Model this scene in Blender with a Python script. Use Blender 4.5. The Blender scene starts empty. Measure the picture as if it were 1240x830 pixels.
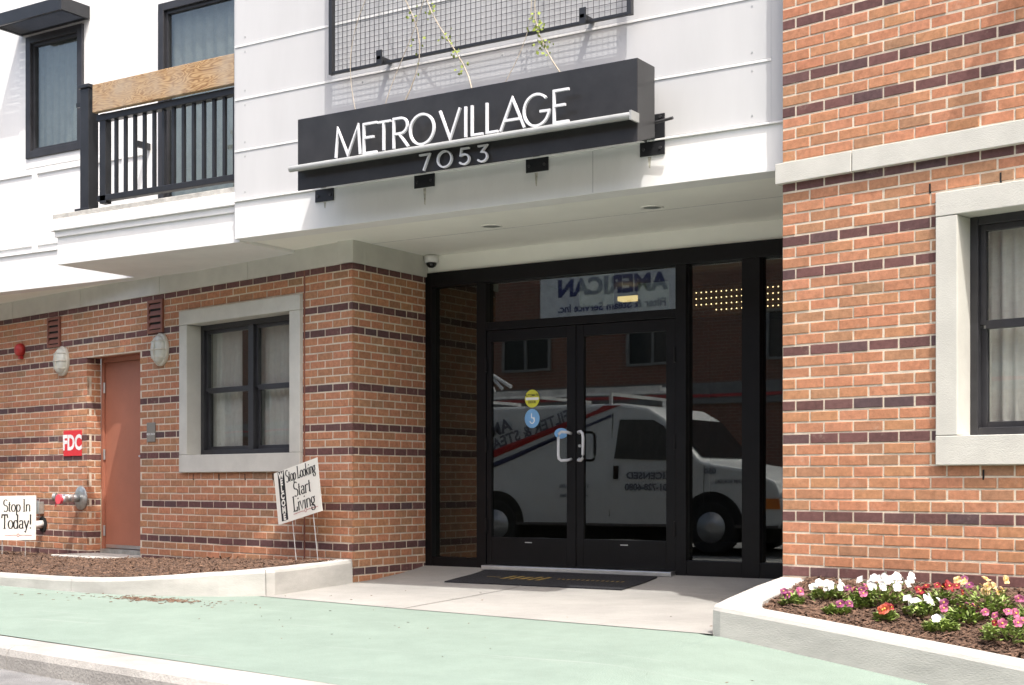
import bpy, math, random
from mathutils import Vector, Matrix
random.seed(7)
R = math.radians
sc = bpy.context.scene
COL = sc.collection

# ------------------------------------------------------------------ camera, sky, sun, exposure
cd = bpy.data.cameras.new('camera'); cam = bpy.data.objects.new('camera', cd); COL.objects.link(cam)
CAM = Vector((7.56, -10.356, 0.72)); YAW = R(122.8)
cam.location = CAM; cam.rotation_euler = (R(90), 0, YAW - R(90))
cd.sensor_width = 36.0; cd.lens = 1719 / 1240 * 36.0; cd.shift_y = 170 / 1240; cd.clip_end = 600; cd.clip_start = 0.05
sc.camera = cam
SUN_AZ = R(-40); SUN_EL = R(61.5)
w = bpy.data.worlds.new('World'); sc.world = w; w.use_nodes = True
nt = w.node_tree; nt.nodes.clear()
sky = nt.nodes.new('ShaderNodeTexSky'); sky.sky_type = 'NISHITA'; sky.sun_disc = False
sky.sun_elevation = SUN_EL; sky.sun_rotation = R(90) - SUN_AZ; sky.dust_density = 6.5; sky.ozone_density = 0.7; sky.air_density = 1.0
bg = nt.nodes.new('ShaderNodeBackground'); bg.inputs[1].default_value = 0.15
wo = nt.nodes.new('ShaderNodeOutputWorld'); nt.links.new(sky.outputs[0], bg.inputs[0]); nt.links.new(bg.outputs[0], wo.inputs[0])
sl = bpy.data.lights.new('sun', 'SUN'); sl.energy = 2.1; sl.angle = R(0.5); sl.color = (1.0, 0.965, 0.91)
so = bpy.data.objects.new('sun', sl); COL.objects.link(so)
sd = Vector((math.cos(SUN_AZ) * math.cos(SUN_EL), math.sin(SUN_AZ) * math.cos(SUN_EL), math.sin(SUN_EL)))
so.rotation_euler = sd.to_track_quat('Z', 'Y').to_euler(); so.location = sd * 40
vs = sc.view_settings; vs.view_transform = 'Standard'; vs.look = 'None'; vs.exposure = 1.20; vs.gamma = 1.0; vs.use_curve_mapping = False
sc.cycles.max_bounces = 10; sc.cycles.diffuse_bounces = 5; sc.cycles.glossy_bounces = 5; sc.cycles.transparent_max_bounces = 24
sc.cycles.caustics_reflective = False; sc.cycles.caustics_refractive = False

# ------------------------------------------------------------------ materials
MATS = {}
def nodes(name):
    m = bpy.data.materials.new(name); m.use_nodes = True; MATS[name] = m
    n = m.node_tree; b = n.nodes['Principled BSDF']; return m, n, b
def mat(name, col, rough=0.6, metal=0.0, var=0.08, scale=6.0, bump=0.0, bscale=80.0, spec=0.5, obj=False, col2=None, sx=(1, 1, 1), detail=5.0, island=False, emit=None):
    """base colour with soft noise variation; bump gives fine relief"""
    m, n, b = nodes(name); L = n.links.new
    tc = n.nodes.new('ShaderNodeTexCoord'); mp = n.nodes.new('ShaderNodeMapping'); mp.inputs['Scale'].default_value = sx
    L(tc.outputs['Object'], mp.inputs[0])
    vec = mp.outputs[0]
    if obj:
        oi = n.nodes.new('ShaderNodeObjectInfo'); ad = n.nodes.new('ShaderNodeVectorMath'); ad.operation = 'ADD'
        mu = n.nodes.new('ShaderNodeMath'); mu.operation = 'MULTIPLY'; mu.inputs[1].default_value = 37.0
        L(oi.outputs['Random'], mu.inputs[0]); L(vec, ad.inputs[0]); L(mu.outputs[0], ad.inputs[1]); vec = ad.outputs[0]
    no = n.nodes.new('ShaderNodeTexNoise'); no.inputs['Scale'].default_value = scale; no.inputs['Detail'].default_value = detail; no.inputs['Roughness'].default_value = 0.65
    L(vec, no.inputs['Vector'])
    cr = n.nodes.new('ShaderNodeValToRGB'); e = cr.color_ramp.elements
    c2 = col2 or [c * (1 - 2.2 * var) for c in col]
    e[0].position = 0.32; e[0].color = (*c2, 1); e[1].position = 0.68; e[1].color = (*[min(1, c * (1 + var)) for c in col], 1)
    L(no.outputs[0], cr.inputs[0]); L(cr.outputs[0], b.inputs['Base Color'])
    b.inputs['Roughness'].default_value = rough; b.inputs['Metallic'].default_value = metal; b.inputs['Specular IOR Level'].default_value = spec
    if bump:
        n2 = n.nodes.new('ShaderNodeTexNoise'); n2.inputs['Scale'].default_value = bscale; n2.inputs['Detail'].default_value = 6
        bp = n.nodes.new('ShaderNodeBump'); bp.inputs['Strength'].default_value = bump; bp.inputs['Distance'].default_value = 0.01
        L(vec, n2.inputs['Vector']); L(n2.outputs[0], bp.inputs['Height']); L(bp.outputs[0], b.inputs['Normal'])
    if emit:
        b.inputs['Emission Color'].default_value = (*emit[0], 1); b.inputs['Emission Strength'].default_value = emit[1]
    return m

def brick_mat(name, ramp, island):
    m, n, b = nodes(name); L = n.links.new
    if island:
        r = n.nodes.new('ShaderNodeNewGeometry').outputs['Random Per Island']
    else:
        r = n.nodes.new('ShaderNodeObjectInfo').outputs['Random']
    cr = n.nodes.new('ShaderNodeValToRGB'); cr.color_ramp.interpolation = 'LINEAR'
    els = cr.color_ramp.elements
    while len(els) < len(ramp): els.new(0.5)
    for i, (p, c) in enumerate(ramp): els[i].position = p; els[i].color = (*c, 1)
    L(r, cr.inputs[0])
    tc = n.nodes.new('ShaderNodeTexCoord'); ad = n.nodes.new('ShaderNodeVectorMath'); ad.operation = 'ADD'
    mu = n.nodes.new('ShaderNodeMath'); mu.operation = 'MULTIPLY'; mu.inputs[1].default_value = 51.0
    L(r, mu.inputs[0]); L(tc.outputs['Object'], ad.inputs[0]); L(mu.outputs[0], ad.inputs[1])
    no = n.nodes.new('ShaderNodeTexNoise'); no.inputs['Scale'].default_value = 28; no.inputs['Detail'].default_value = 8; no.inputs['Roughness'].default_value = 0.7
    L(ad.outputs[0], no.inputs['Vector'])
    hv = n.nodes.new('ShaderNodeHueSaturation')
    mr = n.nodes.new('ShaderNodeMapRange'); mr.inputs[1].default_value = 0.3; mr.inputs[2].default_value = 0.7; mr.inputs[3].default_value = 0.72; mr.inputs[4].default_value = 1.20
    L(no.outputs[0], mr.inputs[0]); L(mr.outputs[0], hv.inputs['Value']); L(cr.outputs[0], hv.inputs['Color'])
    sm = n.nodes.new('ShaderNodeTexNoise'); sm.inputs['Scale'].default_value = 9; sm.inputs['Detail'].default_value = 7; sm.inputs['Roughness'].default_value = .75; L(ad.outputs[0], sm.inputs['Vector'])
    sr = n.nodes.new('ShaderNodeMapRange'); sr.inputs[1].default_value = .60; sr.inputs[2].default_value = .74; sr.inputs[4].default_value = .30; L(sm.outputs[0], sr.inputs[0])
    mx = n.nodes.new('ShaderNodeMix'); mx.data_type = 'RGBA'; mx.inputs[7].default_value = (.60, .50, .40, 1); L(sr.outputs[0], mx.inputs[0]); L(hv.outputs[0], mx.inputs[6]); L(mx.outputs[2], b.inputs['Base Color'])
    b.inputs['Roughness'].default_value = 0.85; b.inputs['Specular IOR Level'].default_value = 0.25
    bp = n.nodes.new('ShaderNodeBump'); bp.inputs['Strength'].default_value = 0.5; bp.inputs['Distance'].default_value = 0.006
    L(no.outputs[0], bp.inputs['Height']); L(bp.outputs[0], b.inputs['Normal'])
    return m
RED = [(0.0, (.45, .208, .116)), (0.15, (.50, .222, .128)), (0.3, (.46, .235, .122)), (0.45, (.51, .232, .138)), (0.6, (.41, .198, .112)), (0.75, (.42, .228, .128)), (0.88, (.47, .202, .118)), (1.0, (.34, .200, .118))]
DRK = [(0.0, (.135, .068, .062)), (0.35, (.170, .082, .076)), (0.7, (.120, .062, .060)), (0.9, (.105, .068, .072)), (1.0, (.18, .09, .08))]
for isl in (0, 1):
    s = '_joined' if isl else ''
    brick_mat('brick_red' + s, RED, isl); brick_mat('brick_dark' + s, DRK, isl)

def glass_mat(name, f0, tint, rough=0.0, warp=0.0):
    m, n, b = nodes(name); n.nodes.remove(b); L = n.links.new; out = n.nodes['Material Output']
    lw = n.nodes.new('ShaderNodeLayerWeight'); lw.inputs[0].default_value = 0.5
    p = n.nodes.new('ShaderNodeMath'); p.operation = 'POWER'; p.inputs[1].default_value = 4.0; L(lw.outputs['Facing'], p.inputs[0])
    ma = n.nodes.new('ShaderNodeMath'); ma.operation = 'MULTIPLY_ADD'; ma.inputs[1].default_value = 1 - f0; ma.inputs[2].default_value = f0; L(p.outputs[0], ma.inputs[0])
    tr = n.nodes.new('ShaderNodeBsdfTransparent'); tr.inputs[0].default_value = (*tint, 1)
    gl = n.nodes.new('ShaderNodeBsdfGlossy'); gl.inputs['Roughness'].default_value = rough; gl.inputs[0].default_value = (.97, 1, .98, 1)
    if warp:
        tc = n.nodes.new('ShaderNodeTexCoord'); no = n.nodes.new('ShaderNodeTexNoise'); no.inputs['Scale'].default_value = 1.6; no.inputs['Detail'].default_value = 1
        bp = n.nodes.new('ShaderNodeBump'); bp.inputs['Strength'].default_value = warp; bp.inputs['Distance'].default_value = 0.02
        L(tc.outputs['Object'], no.inputs['Vector']); L(no.outputs[0], bp.inputs['Height']); L(bp.outputs[0], gl.inputs['Normal'])
    mx = n.nodes.new('ShaderNodeMixShader'); L(ma.outputs[0], mx.inputs[0]); L(tr.outputs[0], mx.inputs[1]); L(gl.outputs[0], mx.inputs[2]); L(mx.outputs[0], out.inputs[0])
    return m
glass_mat('entrance_glass', 0.10, (.62, .65, .63), rough=.012, warp=0.02)
glass_mat('window_glass', 0.10, (.92, .93, .92), warp=0.06)
glass_mat('upper_glass', 0.08, (.90, .92, .91), warp=0.10)

mat('mortar', (.70, .61, .49), .95, var=.10, scale=9, bump=.5, bscale=220)
mat('stone', (.58, .57, .52), .85, var=.05, scale=3, bump=.25, bscale=160)
mat('white_panel', (.52, .525, .53), .55, var=.025, scale=1.2, bump=.035, bscale=9, sx=(2.2, 2.2, .5), detail=7)
mat('white_paint', (.78, .78, .77), .55, var=.03, scale=1.6, bump=.06, bscale=20, sx=(1.6, 1.6, .5), detail=7)
mat('soffit_paint', (.88, .88, .82), .7, var=.03, scale=.9, bump=.05, bscale=40)
mat('black_metal', (.020, .021, .024), .38, var=.15, scale=5)
mat('storefront_metal', (.004, .004, .005), .42, var=.2, scale=4, spec=.28)
mat('dark_frame', (.030, .030, .034), .45, var=.15, scale=6)
mat('sign_face', (.030, .030, .031), .30, var=.18, scale=2.2, bump=.03, bscale=30)
mat('aluminium', (.62, .63, .64), .32, metal=.85, var=.05, scale=10)
mat('letter_white', (.66, .67, .70), .4, var=.02)
mat('rail_grey', (.36, .37, .365), .5, metal=.2, var=.06, scale=8)
mat('screw', (.45, .46, .46), .5, metal=.4)
mat('concrete_kerb', (.445, .435, .41), .9, var=.10, scale=2.2, bump=.22, bscale=60, detail=8, sx=(1, 1, 3))
mat('concrete_road_kerb', (.36, .35, .33), .92, var=.18, scale=1.5, bump=.6, bscale=60, detail=9)
mat('concrete_deck', (.45, .44, .41), .9, var=.15, scale=9, bump=.4, bscale=90)
mat('door_paint', (.38, .145, .09), .5, var=.06, scale=1.8, bump=.04, bscale=40)
mat('vent_paint', (.24, .09, .06), .6, var=.1)
mat('joint_filler', (.20, .19, .17), .95, var=.3, scale=30)
mat('stain', (.55, .53, .45), .8, var=.2, scale=40)
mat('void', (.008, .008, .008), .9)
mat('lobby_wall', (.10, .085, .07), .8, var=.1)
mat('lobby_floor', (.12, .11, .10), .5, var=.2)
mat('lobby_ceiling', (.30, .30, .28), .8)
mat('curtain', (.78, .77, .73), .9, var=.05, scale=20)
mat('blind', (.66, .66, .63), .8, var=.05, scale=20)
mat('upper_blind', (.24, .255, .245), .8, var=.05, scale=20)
mat('lamp_glass', (.60, .61, .55), .35, var=.03)
mat('lamp_cage', (.62, .60, .52), .5)
mat('red_metal', (.45, .030, .028), .4, var=.1)
mat('sign_red', (.68, .030, .040), .5, var=.04)
mat('cap_red', (.80, .10, .13), .5)
mat('print_white', (.85, .85, .84), .5)
mat('print_black', (.012, .012, .012), .6)
mat('print_red', (.45, .05, .05), .6)
mat('galvanised', (.50, .52, .50), .35, metal=.7, var=.15, scale=14)
mat('pipe_white', (.75, .73, .70), .5)
mat('plate_grey', (.25, .23, .20), .5)
mat('sign_card', (.78, .76, .69), .6, var=.03, scale=3)
mat('wire', (.60, .60, .58), .4, metal=.6)
mat('mat_fabric', (.018, .019, .024), .95, var=.4, scale=60, bump=.6, bscale=300)
mat('mat_gold', (.33, .23, .06), .9, var=.3, scale=40)
mat('decal_yellow', (.62, .60, .06), .5)
mat('decal_blue', (.20, .42, .72), .5)
mat('dome_white', (.78, .78, .76), .4)
mat('dome_dark', (.01, .01, .012), .15)
mat('downlight_lens', (.9, .89, .84), .3)
mat('bulb', (.9, .8, .6), .4, emit=((1.0, .72, .38), 3.0))
mat('lobby_lamp', (.9, .8, .6), .4, emit=((1.0, .70, .28), 0.9))
mat('pale_sheet', (.80, .82, .76), .7, emit=None)
mat('vine_stem', (.48, .42, .33), .8, var=.15)
mat('vine_leaf', (.26, .33, .05), .6, var=.25, scale=14)
mat('leaf_green', (.25, .34, .08), .55, var=.30, scale=30, obj=True)
mat('petal_white', (.72, .72, .70), .6)
mat('petal_pink', (.42, .10, .20), .6, var=.3, scale=40)
mat('petal_red', (.28, .015, .02), .6, var=.3, scale=40)
mat('petal_yellow', (.68, .46, .22), .6, var=.25, scale=40)
mat('petal_purple', (.22, .04, .12), .6, var=.3, scale=40)
mat('petal_orange', (.42, .07, .03), .6, var=.3, scale=40)
mat('flower_eye', (.60, .42, .05), .6)
mat('mulch_soil', (.105, .062, .042), .95, var=.35, scale=26, bump=1.0, bscale=120)
mat('mulch_chip', (.150, .088, .058), .9, var=.4, scale=30)
mat('van_white', (.58, .60, .61), .25, var=.01)
mat('van_glass', (.010, .012, .014), .08)
mat('van_red', (.35, .02, .025), .3)
mat('van_navy', (.02, .03, .09), .3)
mat('van_text', (.10, .11, .15), .4)
mat('tyre', (.014, .014, .014), .85)
mat('wheel_steel', (.42, .43, .44), .35, metal=.6)
mat('chrome_dark', (.08, .08, .085), .3, metal=.4)
mat('orange_lens', (.60, .18, .03), .3)
mat('ladder_metal', (.72, .73, .73), .4, metal=.4)
mat('asphalt', (.22, .22, .22), .95, var=.15, scale=3, bump=.8, bscale=150, detail=9)
mat('far_ground', (.16, .18, .10), .95, var=.3, scale=.2)
mat('wood', (.50, .34, .17), .7)
mat('far_concrete', (.22, .215, .20), .9, var=.1)
mat('sign_blue_print', (.05, .06, .20), .5)

# weathered timber: stretched rings, knots
m = MATS['wood']; n = m.node_tree; b = n.nodes['Principled BSDF']; L = n.links.new
for nd in list(n.nodes):
    if nd.type not in ('BSDF_PRINCIPLED', 'OUTPUT_MATERIAL'): n.nodes.remove(nd)
tc = n.nodes.new('ShaderNodeTexCoord'); mp = n.nodes.new('ShaderNodeMapping'); mp.inputs['Scale'].default_value = (1.0, 6.0, 5.0)
no = n.nodes.new('ShaderNodeTexNoise'); no.inputs['Scale'].default_value = 2.6; no.inputs['Detail'].default_value = 2; no.inputs['Distortion'].default_value = .6
L(tc.outputs['Object'], mp.inputs[0]); L(mp.outputs[0], no.inputs['Vector'])
mu = n.nodes.new('ShaderNodeMath'); mu.operation = 'MULTIPLY'; mu.inputs[1].default_value = 14.0; L(no.outputs[0], mu.inputs[0])
fr = n.nodes.new('ShaderNodeMath'); fr.operation = 'PINGPONG'; fr.inputs[1].default_value = 0.5; L(mu.outputs[0], fr.inputs[0])
cr = n.nodes.new('ShaderNodeValToRGB'); e = cr.color_ramp.elements; e[0].position = 0; e[0].color = (.20, .10, .040, 1); e[1].position = .45; e[1].color = (.45, .30, .15, 1)
L(fr.outputs[0], cr.inputs[0])
n2 = n.nodes.new('ShaderNodeTexNoise'); n2.inputs['Scale'].default_value = 3.0; n2.inputs['Detail'].default_value = 6; L(tc.outputs['Object'], n2.inputs['Vector'])
mx = n.nodes.new('ShaderNodeMix'); mx.data_type = 'RGBA'; mx.inputs[7].default_value = (.36, .30, .23, 1); L(cr.outputs[0], mx.inputs[6])
mr = n.nodes.new('ShaderNodeMapRange'); mr.inputs[1].default_value = .42; mr.inputs[2].default_value = .72; mr.inputs[4].default_value = .8; L(n2.outputs[0], mr.inputs[0]); L(mr.outputs[0], mx.inputs[0]); L(mx.outputs[2], b.inputs['Base Color'])
b.inputs['Roughness'].default_value = .75

# mint coating: pale scuffs and broom streaks with their own shapes
def coated(name, c_main, c_light, c_dark, streak):
    m, n, b = nodes(name); L = n.links.new
    tc = n.nodes.new('ShaderNodeTexCoord')
    a1 = n.nodes.new('ShaderNodeTexNoise'); a1.inputs['Scale'].default_value = 1.1; a1.inputs['Detail'].default_value = 8; L(tc.outputs['Object'], a1.inputs['Vector'])
    mp = n.nodes.new('ShaderNodeMapping'); mp.inputs['Rotation'].default_value = (0, 0, R(14)); mp.inputs['Scale'].default_value = (.35, 9, 1); L(tc.outputs['Object'], mp.inputs[0])
    a2 = n.nodes.new('ShaderNodeTexNoise'); a2.inputs['Scale'].default_value = 1.6; a2.inputs['Detail'].default_value = 4; L(mp.outputs[0], a2.inputs['Vector'])
    r1 = n.nodes.new('ShaderNodeValToRGB'); e = r1.color_ramp.elements; e[0].position = .3; e[0].color = (*c_dark, 1); e[1].position = .62; e[1].color = (*c_main, 1); L(a1.outputs[0], r1.inputs[0])
    r2 = n.nodes.new('ShaderNodeValToRGB'); e = r2.color_ramp.elements; e[0].position = .63; e[0].color = (0, 0, 0, 1); e[1].position = .75; e[1].color = (1, 1, 1, 1); L(a2.outputs[0], r2.inputs[0])
    sm = n.nodes.new('ShaderNodeMath'); sm.operation = 'MULTIPLY'; sm.inputs[1].default_value = streak; L(r2.outputs[0], sm.inputs[0])
    mx = n.nodes.new('ShaderNodeMix'); mx.data_type = 'RGBA'; mx.inputs[7].default_value = (*c_light, 1); L(sm.outputs[0], mx.inputs[0]); L(r1.outputs[0], mx.inputs[6])
    # small dark specks
    vo = n.nodes.new('ShaderNodeTexNoise'); vo.inputs['Scale'].default_value = 46; vo.inputs['Detail'].default_value = 3; L(tc.outputs['Object'], vo.inputs['Vector'])
    r3 = n.nodes.new('ShaderNodeMapRange'); r3.inputs[1].default_value = .70; r3.inputs[2].default_value = .76; r3.inputs[4].default_value = .35; L(vo.outputs[0], r3.inputs[0])
    m2 = n.nodes.new('ShaderNodeMix'); m2.data_type = 'RGBA'; m2.inputs[7].default_value = (.16, .17, .14, 1); L(r3.outputs[0], m2.inputs[0]); L(mx.outputs[2], m2.inputs[6])
    gr = n.nodes.new('ShaderNodeTexNoise'); gr.inputs['Scale'].default_value = 230; gr.inputs['Detail'].default_value = 3; L(tc.outputs['Object'], gr.inputs['Vector'])
    st = n.nodes.new('ShaderNodeTexNoise'); st.inputs['Scale'].default_value = 3.4; st.inputs['Detail'].default_value = 9; st.inputs['Roughness'].default_value = .72; L(tc.outputs['Object'], st.inputs['Vector'])
    g1 = n.nodes.new('ShaderNodeMapRange'); g1.inputs[1].default_value = .25; g1.inputs[2].default_value = .75; g1.inputs[3].default_value = .84; g1.inputs[4].default_value = 1.14; L(gr.outputs[0], g1.inputs[0])
    g2 = n.nodes.new('ShaderNodeMapRange'); g2.inputs[1].default_value = .34; g2.inputs[2].default_value = .62; g2.inputs[3].default_value = .91; g2.inputs[4].default_value = 1.03; L(st.outputs[0], g2.inputs[0])
    gm = n.nodes.new('ShaderNodeMath'); gm.operation = 'MULTIPLY'; L(g1.outputs[0], gm.inputs[0]); L(g2.outputs[0], gm.inputs[1])
    hs = n.nodes.new('ShaderNodeHueSaturation'); L(gm.outputs[0], hs.inputs['Value']); L(m2.outputs[2], hs.inputs['Color'])
    L(hs.outputs[0], b.inputs['Base Color']); b.inputs['Roughness'].default_value = .88; b.inputs['Specular IOR Level'].default_value = .3
    n3 = n.nodes.new('ShaderNodeTexNoise'); n3.inputs['Scale'].default_value = 110; n3.inputs['Detail'].default_value = 6; L(tc.outputs['Object'], n3.inputs['Vector'])
    bp = n.nodes.new('ShaderNodeBump'); bp.inputs['Strength'].default_value = .35; bp.inputs['Distance'].default_value = .01; L(n3.outputs[0], bp.inputs['Height']); L(bp.outputs[0], b.inputs['Normal'])
coated('mint_coating', (.208, .268, .230), (.29, .325, .30), (.192, .250, .214), .6)
coated('slab_concrete', (.325, .318, .300), (.38, .375, .355), (.265, .26, .245), .4)

def brick_pattern(name, c1, c2, mortar, scale=1.0):
    """far walls only: pieces there are too small to pick apart"""
    m, n, b = nodes(name); L = n.links.new
    tc = n.nodes.new('ShaderNodeTexCoord'); sp = n.nodes.new('ShaderNodeSeparateXYZ'); cb = n.nodes.new('ShaderNodeCombineXYZ')
    L(tc.outputs['Object'], sp.inputs[0]); ad = n.nodes.new('ShaderNodeMath'); L(sp.outputs[0], ad.inputs[0]); L(sp.outputs[1], ad.inputs[1])
    L(ad.outputs[0], cb.inputs[0]); L(sp.outputs[2], cb.inputs[1])
    bt = n.nodes.new('ShaderNodeTexBrick'); bt.inputs['Color1'].default_value = (*c1, 1); bt.inputs['Color2'].default_value = (*c2, 1); bt.inputs['Mortar'].default_value = (*mortar, 1)
    bt.inputs['Scale'].default_value = 1.0; bt.inputs['Brick Width'].default_value = .2; bt.inputs['Row Height'].default_value = .0676; bt.inputs['Mortar Size'].default_value = .005
    L(cb.outputs[0], bt.inputs['Vector']); L(bt.outputs[0], b.inputs['Base Color']); b.inputs['Roughness'].default_value = .9
brick_pattern('far_brick', (.24, .095, .06), (.19, .095, .06), (.28, .25, .22))

# ------------------------------------------------------------------ mesh helpers
class MB:
    def __init__(s): s.v = []; s.f = []
    def add(s, vs, fs):
        k = len(s.v); s.v += [tuple(p) for p in vs]; s.f += [tuple(i + k for i in q) for q in fs]; return s
    def box(s, x0, x1, y0, y1, z0, z1):
        return s.add([(x, y, z) for z in (z0, z1) for y in (y0, y1) for x in (x0, x1)], [(0, 2, 3, 1), (4, 5, 7, 6), (0, 1, 5, 4), (2, 6, 7, 3), (0, 4, 6, 2), (1, 3, 7, 5)])
    def prism(s, poly, y0, y1):
        """poly in x,z, extruded along y"""
        n = len(poly); s.add([(x, y0, z) for x, z in poly] + [(x, y1, z) for x, z in poly], [tuple(range(n - 1, -1, -1)), tuple(range(n, 2 * n))] + [(i, (i + 1) % n, n + (i + 1) % n, n + i) for i in range(n)]); return s
    def tube(s, pts, r, n=8, caps=True):
        pts = [Vector(p) for p in pts]; rr = r if isinstance(r, (list, tuple)) else [r] * len(pts); vs = []; k = len(pts)
        ref = Vector((0, 0, 1))
        for i, p in enumerate(pts):
            t = (pts[min(i + 1, k - 1)] - pts[max(i - 1, 0)]).normalized()
            rf = ref if abs(t.dot(ref)) < .95 else Vector((1, 0, 0))
            a = t.cross(rf).normalized(); c = t.cross(a).normalized()
            for j in range(n):
                th = 2 * math.pi * j / n; vs.append(p + (a * math.cos(th) + c * math.sin(th)) * rr[i])
        fs = [(i * n + j, i * n + (j + 1) % n, (i + 1) * n + (j + 1) % n, (i + 1) * n + j) for i in range(k - 1) for j in range(n)]
        if caps: fs += [tuple(range(n - 1, -1, -1)), tuple(range((k - 1) * n, k * n))]
        return s.add(vs, fs)
    def lathe(s, prof, n=20, axis='y', c=(0, 0, 0)):
        """prof (r, h); axis of rotation y (pointing out of walls) or z"""
        vs = []
        for r, h in prof:
            for j in range(n):
                th = 2 * math.pi * j / n; a, bb = r * math.cos(th), r * math.sin(th)
                vs.append((c[0] + a, c[1] + h, c[2] + bb) if axis == 'y' else (c[0] + a, c[1] + bb, c[2] + h))
        k = len(prof)
        fs = [(i * n + j, i * n + (j + 1) % n, (i + 1) * n + (j + 1) % n, (i + 1) * n + j) for i in range(k - 1) for j in range(n)]
        fs += [tuple(range(n)), tuple(range((k - 1) * n, k * n))]
        return s.add(vs, fs)
    def quad(s, a, b, c, d): return s.add([a, b, c, d], [(0, 1, 2, 3)])
    def mesh(s, name):
        me = bpy.data.meshes.new(name); me.from_pydata(s.v, [], s.f); me.validate(); 
        import bmesh
        bm = bmesh.new(); bm.from_mesh(me); bmesh.ops.recalc_face_normals(bm, faces=bm.faces); bm.to_mesh(me); bm.free()
        return me
def link(name, me, m=None, parent=None, loc=(0, 0, 0), rot=(0, 0, 0), bevel=0.0, smooth=False, kind=None, label=None, cat=None, group=None):
    o = bpy.data.objects.new(name, me); COL.objects.link(o)
    if m and me and not me.materials: me.materials.append(MATS[m])
    o.parent = parent; o.location = loc; o.rotation_euler = rot
    if bevel:
        bv = o.modifiers.new('bevel', 'BEVEL'); bv.width = bevel; bv.segments = 2; bv.limit_method = 'ANGLE'
    if smooth:
        for p in me.polygons: p.use_smooth = True
    for k, v in (('kind', kind), ('label', label), ('category', cat), ('group', group)):
        if v: o[k] = v
    return o
def P(name, mb, m, parent=None, **kw): return link(name, mb.mesh(name), m, parent, **kw)
def E(name, label, cat, loc=(0, 0, 0), rotz=0.0, group=None, rot=None, parent=None):
    o = bpy.data.objects.new(name, None); COL.objects.link(o); o.location = loc; o.rotation_euler = rot or (0, 0, rotz); o.empty_display_size = .1; o.parent = parent
    if label: o['label'] = label
    if cat: o['category'] = cat
    if group: o['group'] = group
    return o
def box(*a): return MB().box(*a)

def text_mesh(txt, size, bold=0.0, sx=1.0, ext=0.0, spacing=1.0):
    cu = bpy.data.curves.new('t', 'FONT'); cu.body = txt; cu.size = size; cu.offset = bold; cu.extrude = ext; cu.align_x = 'CENTER'; cu.align_y = 'CENTER'; cu.space_character = spacing; cu.resolution_u = 3
    o = bpy.data.objects.new('t', cu); COL.objects.link(o)
    dg = bpy.context.evaluated_depsgraph_get(); me = bpy.data.meshes.new_from_object(o.evaluated_get(dg))
    bpy.data.objects.remove(o); bpy.data.curves.remove(cu); me.materials.clear()
    for v in me.vertices: v.co.x *= sx
    return me
# flat lettering, made before anything heavy is linked
T = {}
for key, a in dict(fdc=('FDC', .15, .006, .80), am=('AMERICAN', .50, .022, 1.06), filt=('Filter & Steam Service Inc.', .235, .006, 1.05), van1=('AMERICAN', .27, .008, 1.0),
                   van2=('FILTER & STEAM', .22, .006, 1.0), van3=('LICENSED', .13, .004, 1.2), van4=('301-728-6080', .13, .004, 1.0), van5=('050', .10, .003, 1.2), van6=('STEAM BOILERS', .07, .001, 1.0),
                   van7=('WATER HEATERS', .06, .001, 1.0), room=('MECH. ROOM', .028, .0006, .85), caut=('AUTOMATIC', .030, .001, .85), caut2=('DOOR', .030, .001, .85), matt=('M|V', .30, .01, 1.3)).items():
    T[key] = text_mesh(a[0], a[1], a[2], a[3])
for ch in 'WELCOM': T['w' + ch] = text_mesh(ch, .072, .004, .9)
def text(key, m, parent, loc, rotz=0.0, name='lettering', tilt=0.0):
    return link(name, T[key].copy() if T[key].materials else T[key], m, parent, loc, (R(90), tilt, rotz))

# stroke lettering: polylines given a width that may depend on direction (a broad nib)
def arc(cx, cy, rx, ry, a0, a1, n=14): return [(cx + rx * math.cos(R(a0 + (a1 - a0) * i / n)), cy + ry * math.sin(R(a0 + (a1 - a0) * i / n))) for i in range(n + 1)]
def strokes(lines, sx, sy, ox, oz, wthick, wthin=None, y=0.0, depth=0.0, mb=None):
    mb = mb or MB(); wthin = wthin or wthick
    for li, ln in enumerate(lines):
        pts = [Vector((p[0] * sx, p[1] * sy)) for p in ln]; k = len(pts); closed = (pts[0] - pts[-1]).length < 1e-6
        Lf = []; Rt = []
        for i in range(k):
            a = pts[i - 1] if i else (pts[-2] if closed else None); c = pts[i + 1] if i < k - 1 else (pts[1] if closed else None)
            d1 = (pts[i] - a).normalized() if a is not None else None; d2 = (c - pts[i]).normalized() if c is not None else None
            d1 = d1 or d2; d2 = d2 or d1
            n1 = Vector((-d1.y, d1.x)); n2 = Vector((-d2.y, d2.x)); nn = (n1 + n2)
            nn = nn.normalized() if nn.length > .2 else n1
            sc_ = min(1.0 / max(.35, nn.dot(n1)), 2.2); t = (d1 + d2)
            t = t.normalized() if t.length > .1 else d1
            ww = (wthin + (wthick - wthin) * abs(t.y)) * .5 * sc_
            Lf.append(pts[i] + nn * ww); Rt.append(pts[i] - nn * ww)
        yy = y - .0006 * li
        F = [(ox + p.x, yy, oz + p.y) for p in Lf] + [(ox + p.x, yy, oz + p.y) for p in Rt]
        fs = [(i, i + 1, k + i + 1, k + i) for i in range(k - 1)]
        if depth:
            F += [(a_, y + depth, c_) for a_, _, c_ in F]; m2 = 2 * k
            fs += [(q[3] + m2, q[2] + m2, q[1] + m2, q[0] + m2) for q in fs]
            fs += [(i, m2 + i, m2 + i + 1, i + 1) for i in range(k - 1)] + [(k + i, k + i + 1, m2 + k + i + 1, m2 + k + i) for i in range(k - 1)]
            if not closed: fs += [(0, k, m2 + k, m2), (k - 1, m2 + k - 1, m2 + 2 * k - 1, 2 * k - 1)]
        mb.add(F, fs)
    return mb
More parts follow.
